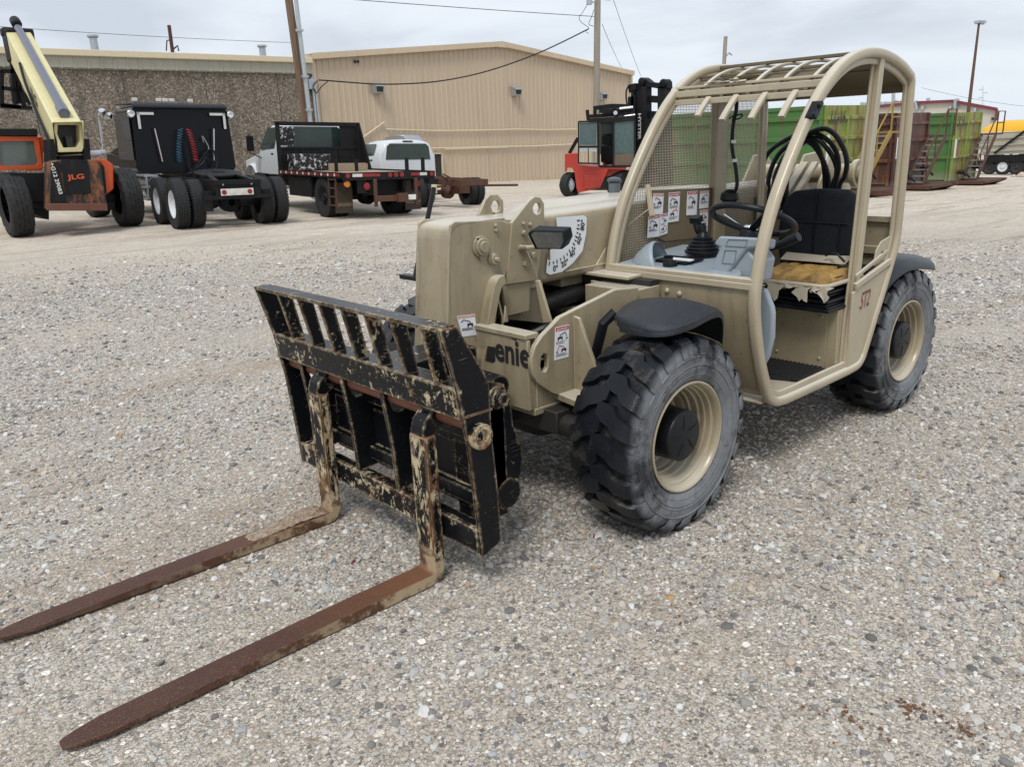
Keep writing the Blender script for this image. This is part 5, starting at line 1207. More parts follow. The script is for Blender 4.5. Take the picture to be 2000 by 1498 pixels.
# cab
m=T(); outer=Jp([(0,266),(74,267),(76,275),(84,330),(-40,334),(-40,266)],YJ-.4); hole=Jp([(6,276),(66,276),(76,318),(70,323),(4,325),(-2,318),(-2,278)],YJ-.4); m.plate(outer,[hole],(0,-.08,0))
oc=bld(m,'cab_frame','orange',J,.01)
m=T(); m.poly(Jp([(6,276),(66,276),(76,318),(70,323),(4,325),(-2,318),(-2,278)],YJ-.44)); bld(m,'cab_window',plain('clear_glass',(.11,.13,.12),.1,var=.2),oc)
m=T(); m.prism(Jp([(-40,251),(73,252),(74,267),(-40,266)],YJ-.35),(0,-1.6,0)); bld(m,'cab_roof','blackflat',oc,.02)
m=T(); m.prism(Jp([(84,266),(84,330),(80,334),(76,270)],YJ-.5),(0,-1.4,0)); bld(m,'cab_side','orange',oc)
# engine pod
m=T(); m.prism(Jp([(176,312),(205,310),(222,322),(223,370),(206,382),(196,318)],YJ+.5),(0,-2.6,0)); ep=bld(m,'engine_pod','orange',J,.06,seg=3)
m=T(); m.prism(Jp([(196,318),(203,326),(208,378),(203,380)],YJ+.515),(0,.02,0)); bld(m,'grille','blackflat',ep)
m=T(); m.prism(Jp([(175,296),(198,297),(200,304),(176,306)],YJ-1.5),(0,-.4,0)); m.box(P(190,298,y=YJ-1.8),(.3,.4,.1)); bld(m,'air_filter','white',ep,.03)
# boom
yr=YJ+.55
A=P(133,268,y=yr); B=P(38,88,y=YJ-4.4); dirb=(B-A); Lb=dirb.length; dirb.normalize()
sxv=dirb.cross(V((0,0,1))).normalized(); upv=sxv.cross(dirb)
m=T(); hw_,hh_=.27,.36
def bp_(t,a,b): return A+dirb*t+sxv*a+upv*b
m.add([bp_(t,a*hw_,b*hh_) for t in(-.1,Lb) for a,b in((-1,-1),(1,-1),(1,1),(-1,1))],[(0,1,5,4),(1,2,6,5),(2,3,7,6),(3,0,4,7),(4,5,6,7)])
jb=bld(m,'boom','cream',J,.03)
m=T(); ou=Jp([(105,238),(163,236),(164,245),(163,290),(160,297),(116,298),(112,275),(106,258)],yr+.06); ho=Jp([(113,244),(155,244),(156,275),(150,288),(124,289),(116,272),(112,262)],yr+.06); m.plate(ou,[ho],(0,-.35,0)); bld(m,'boom_end','cream',jb,.01)
m=T(); m.poly(Jp([(113,244),(155,244),(156,275),(150,288),(124,289),(116,272),(112,262)],yr-.2)); m.box(P(134,282,y=yr-.1),(.12,.2,.3)); bld(m,'boom_interior','dark',jb)
m=T(); c0=bp_(.35,0,hh_+.10); c1=bp_(Lb-.2,.0,hh_+.10); m.cyl(c0,c1,.085,n=16); m.cyl(bp_(.1,0,hh_+.09),bp_(.45,0,hh_+.09),.11,n=14); bld(m,'boom_cylinder',plain('slate_blue',(.11,.12,.16),.35),jb)
m=T(); m.box(bp_(Lb-.1,0,0),(.62,.5,.75)); m.box(bp_(Lb+.1,0,.25),(.7,.3,.2)); m.cyl(bp_(Lb-.1,0,.5),bp_(Lb+.25,0,.5),.12,n=12); bld(m,'boom_nose','blackflat',jb,.05)
m=T(); o=bp_(Lb*.36,-hw_-.015,.05); text(m,'JLG',o,-dirb,upv,.30,w=.75,bold=True); bld(m,'boom_logo','ink',jb)
m=T(); m.tube(crom([bp_(.2,-hw_-.05,-.2),bp_(1.5,-hw_-.05,-.1),bp_(2.6,-hw_-.06,.15),bp_(3.2,-hw_-.04,.36)],4),.03,6); bld(m,'boom_hose','hose',jb)
m=T(); m.prism(Jp([(96,272),(110,272),(112,318),(98,318)],yr),(0,-.5,0)); m.prism(Jp([(162,272),(175,272),(178,318),(163,318)],yr),(0,-.5,0)); m.prism(Jp([(114,298),(162,298),(162,315),(114,315)],yr-.1),(0,-.3,0)); bld(m,'boom_tower','blackflat',J,.01)
m=T(); 
for pts in([(0,140),(26,140)],[(0,205),(40,210)],[(0,172),(30,176)],[(3,140),(3,205)],[(22,100),(28,200)],[(28,130),(48,210)],[(0,208),(62,212)],[(36,170),(60,205)]):
    q=Jp(pts,YJ-4.6); m.bar(q[0],q[1],.12,.09)
m.prism(Jp([(22,150),(34,150),(50,200),(30,205)],YJ-4.6),(0,-.3,0)); bld(m,'fork_carriage','blackflat',J)
# ---------------- red forklift
hg=G(1108,386); YH=hg.y; K=empty('red_forklift',gz(hg),'red industrial forklift with an open cab door and tall black mast','forklift')
Dv=ray(1165,360); Dv.z=0; Dv.normalize(); Dh=Dv.cross(V((0,0,1)))
def Hp(l,dy=0):
    o_=hg-Dv*dy; return [CAM+ray(*q_)*((o_-CAM).dot(Dv)/ray(*q_).dot(Dv)) for q_ in l]
q=Hp([(1107,362)],-.1)[0]; wo=T(); wo.lathe(q+V(Dv*.3),(0,1,0),[(0,.25),(0,.38),(.04,.42),(.28,.42),(.32,.38),(.32,.25)],32); 
for k in range(0):
    a=2*PI*k/20; wo.box(q+Dv*.14+Dh*math.cos(a)*.41+V((0,0,math.sin(a)*.41)),(.05,.30,.05),M=Matrix((Dh,Dv,V((0,0,1)))).transposed()@Matrix.Rotation(-a,3,'Y'))
kw=bld(wo,'wheel','tyre_far',K); m=T(); m.lathe(q-Dv*.02,-Dv,[(0,.27),(.01,.25),(-.04,.22),(-.02,.12),(.04,.10),(.04,.001)],24)
for k in range(10): a=2*PI*k/10; m.cyl(q+Dv*.02+Dh*math.cos(a)*.17+V((0,0,math.sin(a)*.17)),q-Dv*.03+Dh*math.cos(a)*.17+V((0,0,math.sin(a)*.17)),.02,n=6)
bld(m,'rim','steel',kw)
q=Hp([(1205,366)],-.1)[0]; m=T(); m.lathe(q+V(Dv*.5),(0,1,0),[(0,.3),(0,.5),(.05,.56),(.45,.56),(.5,.5),(.5,.3),(.45,.28),(.45,.001)],32); bld(m,'wheel','tyre_far',K)
m=T(); m.prism(Hp([(1103,301),(1129,300),(1129,322),(1164,327),(1224,327),(1222,332),(1188,331),(1172,368),(1129,377),(1126,368),(1122,338),(1117,328),(1108,328),(1106,336),(1103,336)]),Dv*.25); m.prism(Hp([(1103,301),(1129,300),(1129,322),(1104,330)],-.25),Dv*1.9); m.prism(Hp([(1128,324),(1222,329),(1222,345),(1128,345)],-.25),Dv*1.9); m.prism(Hp([(1140,342),(1172,344),(1170,366),(1140,370)],.01),(0,.03,0))
body=bld(m,'body','red',K,.02)
m=T(); m.prism(Hp([(1129,345),(1222,345),(1222,372),(1129,372)],-.3),Dv*1.7); bld(m,'underframe','dark',K)
m=T()
def frame(mb,pts,y,w=.07,t=.06):
    q=Hp(pts,y); n=len(q)
    for i in range(n): mb.bar(q[i],q[(i+1)%n],t,w,Dv)
frame(m,[(1170,238),(1198,237),(1198,325),(1170,325)],0); frame(m,[(1198,237),(1240,233),(1240,325),(1198,325)],0); frame(m,[(1170,238),(1240,233),(1240,325),(1170,325)],-1.7)
for a in((1170,238),(1240,233),(1198,325)): q=Hp([a]); m.bar(q[0],q[0]+V(Dv*1.7),.07,.07)
m.prism(Hp([(1150,232),(1240,226),(1240,236),(1150,240)]),Dv*1.75); kc=bld(m,'cab','blackflat',K)
m=T(); m.prism(Hp([(1198,300),(1240,300),(1240,325),(1198,325)],-.03),Dv*.03); m.box2(Hp([(1180,290)],-.8)[0],Hp([(1195,322)],-1.2)[0]); bld(m,'lower_cab_panel',plain('dusty_panel',(.12,.09,.06),.7),kc)
m=T(); m.poly(Hp([(1200,240),(1238,236),(1238,300),(1200,302)],-.03)); m.poly(Hp([(1172,240),(1238,236),(1238,300),(1172,302)],-1.68)); bld(m,'cab_window',plain('dirty_glass',(.07,.11,.11),.15,var=.4),kc)
m=T(); m.box(Hp([(1192,300)],-.9)[0],(.5,.5,.6)); m.box(Hp([(1186,280)],-.9)[0],(.12,.45,.6)); bld(m,'seat','hose',kc,.05)
m=T(); frame(m,[(1130,238),(1167,238),(1168,320),(1130,319)],.55,.07,.05); q=Hp([(1130,287),(1167,287)],.55); m.bar(q[0],q[1],.05,.07); q=Hp([(1149,290),(1149,318)],.55); m.bar(q[0],q[1],.03,.03); dr=bld(m,'cab_door','blackflat',K)
m=T(); m.poly(Hp([(1132,240),(1165,240),(1165,284),(1132,284)],.54)); bld(m,'door_glass',bpy.data.materials['dirty_glass'],dr); m=T(); m.prism(Hp([(1131,287),(1166,287),(1166,297),(1131,296)],.56),Dv*.02); bld(m,'door_panel','steel',dr)
m=T(); m.prism(Hp([(1158,208),(1195,203),(1225,204),(1225,210),(1160,214)],-.5),Dv*1.0); 
for a,b in(((1147,215),(1149,236)),((1150,228),(1240,222)),((1162,212),(1162,230)),((1170,218),(1235,216)),((1200,208),(1204,232)),((1225,205),(1226,225)),((1175,226),(1240,214))): q=Hp([a,b],-.4); m.bar(q[0],q[1],.12,.12)
bld(m,'roof_guard','blackflat',K)
m=T(); 
for a,b in(((1210,213),(1236,210)),((1220,228),(1240,225))): q=Hp([a,b],-.3); m.cyl(q[0],q[1],.05,n=10)
m.lathe(Hp([(1202,221)],-.2)[0],-Dv,[(0,.08),(.05,.07),(.05,.001)],12); bld(m,'cylinder_rod','chrome',K)
m=T(); q=Hp([(1129,270),(1112,300)],-.3); m.bar(q[0],q[1],.14,.12); bld(m,'strut','blackflat',K)
xm=Hp([(1250,330)],-.5)[0].x
ms_=T()
def Mx(l,dx=0): return PP(l,x=xm+dx)
for l,dx in(([(1240,168),(1262,168),(1262,372),(1240,372)],0),([(1284,170),(1300,170),(1304,365),(1284,368)],0),([(1252,170),(1262,170),(1262,372),(1252,372)],.1)): ms_.prism(Mx(l,dx),(-.3,0,0))
ms_.prism(Mx([(1246,158),(1250,153),(1256,152),(1262,156),(1268,161),(1286,163),(1292,156),(1298,155),(1302,160),(1303,172),(1300,176),(1262,170),(1258,178),(1246,176)]),(-.3,0,0))
for a,b in(((1240,192),(1304,196)),((1240,222),(1304,226)),((1240,330),(1304,334)),((1240,280),(1304,284))): q=Mx([a,b],-.1); ms_.bar(q[0],q[1],.1,.22)
for l in([(1226,166),(1240,163),(1242,176),(1228,182)],[(1226,190),(1240,187),(1240,216),(1226,216)],[(1232,180),(1238,180),(1238,330),(1232,330)]): ms_.prism(Mx(l,.1),(-.2,0,0))
ms_.tube(crom(Mx([(1228,168),(1223,180),(1224,200),(1228,216)],.15),4),.03,6)
mast=bld(ms_,'mast','blackflat',K,.01)
m=T(); q=P(1249,248,x=xm+.13); text(m,'HYSTER',q,(0,0,-1),(0,1,0),.13,w=.85,bold=True); bld(m,'mast_lettering','whitelens',mast)
m=T()
for a,b in(((1246,158),(1246,166)),): 
    for px,py in((1254,160),(1296,163)): q=P(px,py,x=xm+.02); m.lathe(q,(1,0,0),[(-.1,.13),(.05,.13),(.07,.10),(.07,.001)],18)
bld(m,'chain_wheel','hose',mast)
# wire rack on the ground behind the forklift
q0=G(1092,343); m=T(); yy=q0.y
for l in([(1085,308),(1092,343)],[(1100,312),(1104,340)],[(1085,308),(1100,312)],[(1087,318),(1102,320)],[(1088,328),(1103,330)],[(1090,338),(1104,339)]): q=PP(l,y=yy); m.bar(q[0],q[1],.06,.06,(0,1,0))
rk=bld(m,'steel_rack','steel',None); tag(rk,'small galvanised steel rack leaning behind the red forklift','rack')
# ================================================================ buildings, tanks, poles, wires
WY=-30.0
def wallmat(name,c,stripe=0):
    t=NT(name); s=t.sep(); n=t.noise(.6,5,.6,vec=t.mapv((1,1,.25))); st=t.noise(1.5,6,.7,vec=t.mapv((2.0,1,.10)))
    col=t.mix(n,tuple(q*.86 for q in c),tuple(min(1,q*1.08) for q in c)); col=t.mix(t.ramp(st,[(.5,0),(.75,.35)]),col,tuple(q*.6 for q in c))
    zz=t.math('MULTIPLY_ADD',s[2],.6,.9); col=t.mix(t.ramp(zz,[(.1,.5),(.7,0)]),col,(.20,.15,.10))
    return t.fin(col,.45)
MAT['tanwall']=wallmat('tan_metal_wall',(.51,.41,.30)); MAT['tantrim']=wallmat('tan_trim',(.56,.45,.32)); MAT['fascia']=wallmat('grey_fascia',(.38,.365,.30)); MAT['coping']=plain('cream_coping',(.62,.54,.38),.5,var=.1)
t=NT('exposed_aggregate'); v1=t.vor(19,out='Color'); sc1=t.node('ShaderNodeSeparateColor'); t.L(v1,sc1.inputs[0]); v2=t.vor(42,out='Color'); sc2=t.node('ShaderNodeSeparateColor'); t.L(v2,sc2.inputs[0])
a_=t.ramp(sc1.outputs[0],[(0,(.06,.05,.04)),(.45,(.16,.13,.10)),(.8,(.29,.245,.19)),(1,(.55,.48,.40))]); b_=t.ramp(sc2.outputs[0],[(0,(.04,.03,.025)),(.6,(.13,.105,.08)),(1,(.40,.35,.28))])
col=t.mix(.5,a_,b_); str_=t.noise(.8,6,.7,vec=t.mapv((1.4,1,.12))); col=t.mix(t.ramp(str_,[(.50,0),(.66,.45)]),col,(.055,.046,.038)); MAT['aggregate']=t.fin(col,.85,0,t.bump(sc1.outputs[1],.4,.03))
# tan gabled shed
eL,pk,eR=P(607,112,y=WY),P(975,88,y=WY),P(1233,145,y=WY)
TB=empty('tan_warehouse',gz((-26,WY,0)),'large tan corrugated metal warehouse with a shallow gable, behind the parked trucks','building')
def roofz(x):
    if x>pk.x: t=(x-pk.x)/(eL.x-pk.x); return pk.z+(eL.z-pk.z)*t
    t=(x-pk.x)/(eR.x-pk.x); return pk.z+(eR.z-pk.z)*t
m=T(); x=eL.x; cols=[]
prof=[(0,0),(.20,0),(.225,.035),(.275,.035),(.30,0)]
while x>eR.x:
    for dx,dy in prof[:-1]:
        xx=x-dx
        if xx<eR.x: break
        cols.append((xx,dy))
    x-=.30
rows=[[V((xx,WY+dy,-1.6)) for xx,dy in cols],[V((xx,WY+dy,roofz(xx)-.05)) for xx,dy in cols]]
m.grid(rows); bld(m,'corrugated_wall','tanwall',TB,fix=False,ang=20)
m=T(); m.prism([V((eL.x,WY-.05,-1.6)),V((eL.x,WY-.05,eL.z-.1)),V((pk.x,WY-.05,pk.z-.1)),V((eR.x,WY-.05,eR.z-.1)),V((eR.x,WY-.05,-1.6))],(0,-22,0)); bld(m,'building_shell','tanwall',TB)
m=T(); 
for a,b in((eL,pk),(pk,eR)): m.bar(a+V((0,.12,.02)),b+V((0,.12,.02)),.26,.24)
m.box2((eL.x+.05,WY+.06,-1.5),(eL.x-.14,WY-.04,eL.z)); m.box2((eR.x-.05,WY+.06,-1.5),(eR.x+.14,WY-.04,eR.z)); m.box((pk.x,WY+.24,pk.z-.02),(.6,.04,.26))
ext=P(558,110,y=WY-6); m.bar(eL+V((.1,.1,0)),V((eL.x+.1,WY-8,eL.z)),.3,.22); bld(m,'roof_trim','tantrim',TB)
m=T(); m.prism([V((eL.x+.2,WY+.1,eL.z+.10)),V((pk.x,WY+.1,pk.z+.10)),V((eR.x-.2,WY+.1,eR.z+.10)),V((eR.x-.2,WY+.1,eR.z+.04)),V((pk.x,WY+.1,pk.z+.04)),V((eL.x+.2,WY+.1,eL.z+.04))],(0,-22,0)); bld(m,'roof','tantrim',TB)
for i,(px,py) in enumerate(((736,172),(1007,178),(1176,187))):
    q=P(px,py,y=WY+.2); m=T(); m.prism([q+V((.25,-.15,.25)),q+V((-.25,-.15,.25)),q+V((-.28,.25,.12)),q+V((.22,.25,.12))],(0,0,-.08)); m.prism([q+V((.24,-.12,.20)),q+V((.20,.22,.10)),q+V((.12,.15,-.22)),q+V((.22,-.12,-.28))],(-.44,0,0)); f_=bld(m,'wall_light','steel',TB,.01); m=T(); m.prism([q+V((.15,.235,.05)),q+V((-.20,.235,.05)),q+V((-.20,.175,-.18)),q+V((.12,.175,-.18))],(0,.012,0)); bld(m,'lamp_glass','dark',f_)
for l in([(688,284),(750,239)],[(755,253),(790,254),(850,256),(940,255),(1010,253),(1060,254),(1126,253)],[(838,290),(900,289),(960,287),(1040,286),(1122,282)],[(868,292),(900,291),(992,288)]):
    m=T(); m.tube(PP(l,y=WY+.10),.035,6); bld(m,'conduit','coping',TB)
q=P(778,279,y=WY+.4); m=T(); m.prism([q+V((.45,-.4,.25)),q+V((.35,.2,.35)),q+V((.1,.6,.3)),q+V((-.1,.8,-.05)),q+V((-.1,.8,-.5)),q+V((.45,-.4,-.5))][::1],(-.85,0,0)); bld(m,'air_duct','steel',TB,.03)
m=T()
for l in([(846,300),(862,300)],[(862,300),(865,352)],[(846,300),(849,352)]): q=PP(l,y=WY+.12); m.bar(q[0],q[1],.05,.14,(0,1,0))
bld(m,'door_frame','coping',TB)
m=T(); m.prism(PP([(848,302),(861,302),(864,352),(850,352)],y=WY+.08),(0,.02,0)); bld(m,'door','dark',TB)
m=T(); 
for px in(693,699): q=P(px,121,y=WY+.08); m.cyl(q,q+V((0,.03,0)),.07,n=10)
bld(m,'vent_hole','dark',TB)
m=T(); q=P(697,308,y=WY+.2); m.box(q,(.35,.2,.5)); m.cyl(q,q-V((0,0,1.5)),.04,n=8); bld(m,'meter_box','steel',TB,.02)
# brown aggregate building
BB=empty('brown_warehouse',gz((0,WY,0)),'long brown pebble faced warehouse wall under a cream fascia','building')
zf0=P(93,128,y=WY).z; zf1=P(611,150,y=WY).z; zc=P(70,92,y=WY).z; x1=eL.x+.06; x0=22.0
zfa=(zf0+zf1)/2
m=T(); m.box2((x0,WY-.12,-1.5),(x1,WY-25,4.6)); m.box2((x0,WY,-1.5),(x1,WY-.12,zfa+.1)); bld(m,'pebble_wall','aggregate',BB)
m=T(); ru=x0
xx=[];x=x0
while x>x1+.3:
    for dx,dy in((0,0),(.36,0),(.38,.03),(.42,.03)): xx.append((x-dx,dy))
    x-=.44
zt_=lambda x:(P(70,108,y=WY).z)+(x+5.4)*-(P(600,124,y=WY).z-P(70,108,y=WY).z)/10.3
m.grid([[V((a,WY+.10+d,zfa)) for a,d in xx],[V((a,WY+.10+d,zt_(a))) for a,d in xx]]); m.box2((x0,WY+.10,zfa-.01),(x1,WY-.1,zfa+.02)); bld(m,'fascia','fascia',BB,fix=False,ang=20)
m=T(); m.bar(V((x0,WY-.0,zt_(x0)+.10)),V((x1,WY-.0,zt_(x1)+.10)),.5,.22); bld(m,'coping','coping',BB,.02)
for k in range(7):
    xj=-14.2+k*3.05
    m=T(); m.box2((xj-.01,WY+.002,-1),(xj+.012,WY+.006,zfa-.01)); bld(m,'wall_joint','dark',BB)
m=T(); 
for px in(609,614): q0=P(px,152,y=WY+.15); m.cyl(q0,V((q0.x,q0.y,-.5)),.05,n=8)
m.box(P(608,165,y=WY+.15),(.3,.2,.4)); bld(m,'downpipe','steel',BB)
for px,py,lab,r_ in((180,66,'galvanised roof vent pipe with cap on the brown warehouse, left of the bent mast',.14),(511,86,'galvanised roof vent pipe with cap on the brown warehouse, beside the timber pole',.14)):
    q=P(px,py,y=WY-2.5); m=T(); m.cyl(V((q.x,q.y,4.6)),q-V((0,0,.12)),r_,n=16); m.lathe(q-V((0,0,.16)),(0,0,1),[(0,r_*1.05),(.03,r_*1.45),(.10,r_*1.45),(.11,.001)],16); o=bld(m,'roof_vent','steel',None); tag(o,lab,'vent','roof vents on the brown warehouse')
m=T(); a=P(330,50,y=WY-6); b=P(337,102,y=WY-6); m.bar(a,b+(b-a)*.3,.12,.12); m.tube(PP([(330,79),(326,80),(325,100)],y=WY-6),.03,5); m.tube(PP([(338,97),(347,90),(349,100)],y=WY-6),.04,5); o=bld(m,'bent_mast','rusty',None); tag(o,'dark bent antenna mast rising behind the brown warehouse roof','antenna mast')
# poles
t=NT('weathered_pole'); s_=t.noise(2,6,.7,vec=t.mapv((6,6,.25))); MAT['pole']=t.fin(t.ramp(s_,[(.3,(.05,.03,.02)),(.55,(.17,.11,.07)),(.75,(.28,.22,.17))]),.85)
t=NT('grey_pole'); s_=t.noise(2,6,.7,vec=t.mapv((6,6,.25))); MAT['gpole']=t.fin(t.ramp(s_,[(.3,(.16,.14,.11)),(.7,(.36,.33,.28))]),.85)
def leanpole(name,a,b,y,r0_,r1_,mat,label,cat,group=None):
    A_,B_=P(*a,y=y),P(*b,y=y); d_=(A_-B_); g=B_-d_*((B_.z-terr(B_.x,B_.y)+.2)/d_.z); top=A_+d_*.25
    e=empty(name,g,label,cat,group); m=T(); m.cyl(g,top,r0_,r1_,n=14); bld(m,'shaft',mat,e); return e,top,A_
e1,_,_=leanpole('utility_pole',(564,0),(598,240),-27.0,.17,.14,'pole','leaning brown timber utility pole in front of the brown warehouse','utility pole')
e2,_,_=leanpole('steel_mast',(578,0),(606,240),-26.6,.10,.075,'steel','slim galvanised steel mast standing against the leaning timber pole','mast')
m=T(); 
for z in(60,150,215): q=P(578+z*.117,z,y=-26.5); m.box(q,(.26,.12,.08))
bld(m,'clamp','steel',e2)
yC=-24.0; e3,tp_,_=leanpole('utility_pole',(1167,0),(1165,200),yC,.17,.14,'gpole','grey timber utility pole with insulators, in front of the tan warehouse','utility pole')
m=T(); q=P(1151,4,y=yC); m.cyl(q-V((0,0,.12)),q+V((0,0,.2)),.13,n=12); m.bar(q,P(1167,6,y=yC),.05,.05); q=P(1184,-2,y=yC); m.box(q,(.5,.1,.12)); bld(m,'insulator','steel',e3)
m=T(); m.tube(crom(PP([(1148,8),(1138,25),(1131,35),(1136,45),(1150,55),(1144,62),(1150,66)],y=yC),4),.012,4); m.tube(crom(PP([(1160,20),(1155,35),(1150,48),(1160,52)],y=yC),4),.012,4); bld(m,'jumper_wire','hose',e3)
e4,_,_=leanpole('utility_pole',(1416,94),(1411,180),-55,.26,.22,'gpole','distant short utility pole with a lamp bracket showing above the cab roof','utility pole')
m=T(); m.tube(PP([(1417,112),(1424,104),(1429,108)],y=-55),.10,6); bld(m,'bracket','steel',e4)
# lamp mast
b0=P(1893,205,d=46); t0=P(1912,47,d=46); g=b0-(t0-b0)*((b0.z-terr(b0.x,b0.y)+.2)/(t0.z-b0.z)); e5=empty('lamp_post',g,'tall rusty lamp post rising behind the green tank on the right','lamp post'); m=T(); m.cyl(g,t0,.12,.06,n=12); bld(m,'shaft','rusty',e5)
m=T(); m.bar(P(1905,47,d=46),P(1922,48,d=46),.06,.06); m.box(P(1910,44,d=46),(.35,.3,.14)); m.box(P(1919,44,d=46),(.35,.3,.14)); bld(m,'lamp_head','steel',e5)
D=190; e6=empty('transmission_tower',gz(P(1916,300,d=D)),'distant steel transmission pole on the skyline at the right','transmission tower'); m=T(); m.cyl(P(1920,168,d=D),P(1917,330,d=D),.12,.25,n=8)
for a,b in(((1912,176),(1920,175)),((1920,183),(1929,181)),((1911,192),(1919,191))): m.bar(P(*a,d=D),P(*b,d=D),.15,.15)
bld(m,'pole_and_arms','steel',e6)
# wires
def wire(a,b,sag,label,r_=.014,n=16,pts=None):
    p_=pts if pts else [V(a).lerp(V(b),i/n)-V((0,0,4*sag*(i/n)*(1-i/n))) for i in range(n+1)]
    m=T(); m.tube(p_,r_,5); o=bld(m,'overhead_wire','hose',None); tag(o,label,'wire')
wpts=[(1150,57),(1100,82),(1050,105),(1000,124),(950,140),(900,152),(850,160),(800,164),(740,165),(690,162),(640,158),(622,157)]
q=[P(px,py,y=yC+.2-(1150-px)/528*5.5) for px,py in wpts]; wire(0,0,0,'twisted black service cable sagging across the tan warehouse wall',.028,pts=crom(q,3))
wire(P(690,0,y=-27),P(1160,33,y=yC),.02,'thin cable running from the sky at the top to the grey utility pole',.014)
wire(P(1176,48,y=yC),P(1216,136,y=-34),.1,'guy wire dropping from the grey pole behind the tan warehouse eave, the left one',.012)
wire(P(1198,0,y=yC),P(1252,150,y=-34),.1,'guy wire dropping past the red forklift mast, the right one of the pair',.012)
wire(P(-40,50,y=-60),P(570,84,y=-60),.1,'faint distant power line above the brown warehouse',.016)
wire(P(1800,172,d=170),P(2040,212,d=170),.5,'faint distant power line crossing the sky at the right',.03)
m=T(); m.tube(crom(PP([(620,158),(612,170),(618,182),(628,170),(640,160)],y=WY+.3),4),.02,5); o=bld(m,'cable_loop','hose',None); tag(o,'loop of black cable hanging at the corner of the two warehouses','cable')
# ---------------- open top steel tanks on skids
def tankmat(name,c,rust,c2=None):
    t=NT(name); n=t.noise(.9,7,.72); v=t.noise(1.3,7,.7,vec=t.mapv((2.5,2.5,.30))); f=t.noise(8,5,.7)
    col=t.mix(t.noise(.5,3,.5),tuple(q*.7 for q in c),c if c2 is None else c2)
    col=t.mix(t.ramp(v,[(.66-.26*rust,0),(.78-.26*rust,1)]),col,t.mix(f,(.10,.035,.018),(.26,.10,.04)))
    col=t.mix(t.ramp(n,[(.70-.2*rust,0),(.80-.2*rust,.8)]),col,(.13,.05,.03))
    z=t.sep(t.pos())[2]; col=t.mix(t.ramp(t.math('MULTIPLY_ADD',z,.7,.85),[(.08,.75),(.5,0)]),col,t.mix(f,(.20,.20,.14),(.38,.36,.27)))
    return t.fin(col,.55)
MAT['tankgreen']=tankmat('green_tank',(.085,.22,.045),.45,(.055,.16,.055)); MAT['tanklime']=tankmat('lime_tank',(.24,.31,.06),.72); MAT['tankbrown']=tankmat('brown_tank',(.085,.035,.028),.6)
MAT['ochre']=plain('ochre_rail',(.28,.19,.04),.6,var=.4)
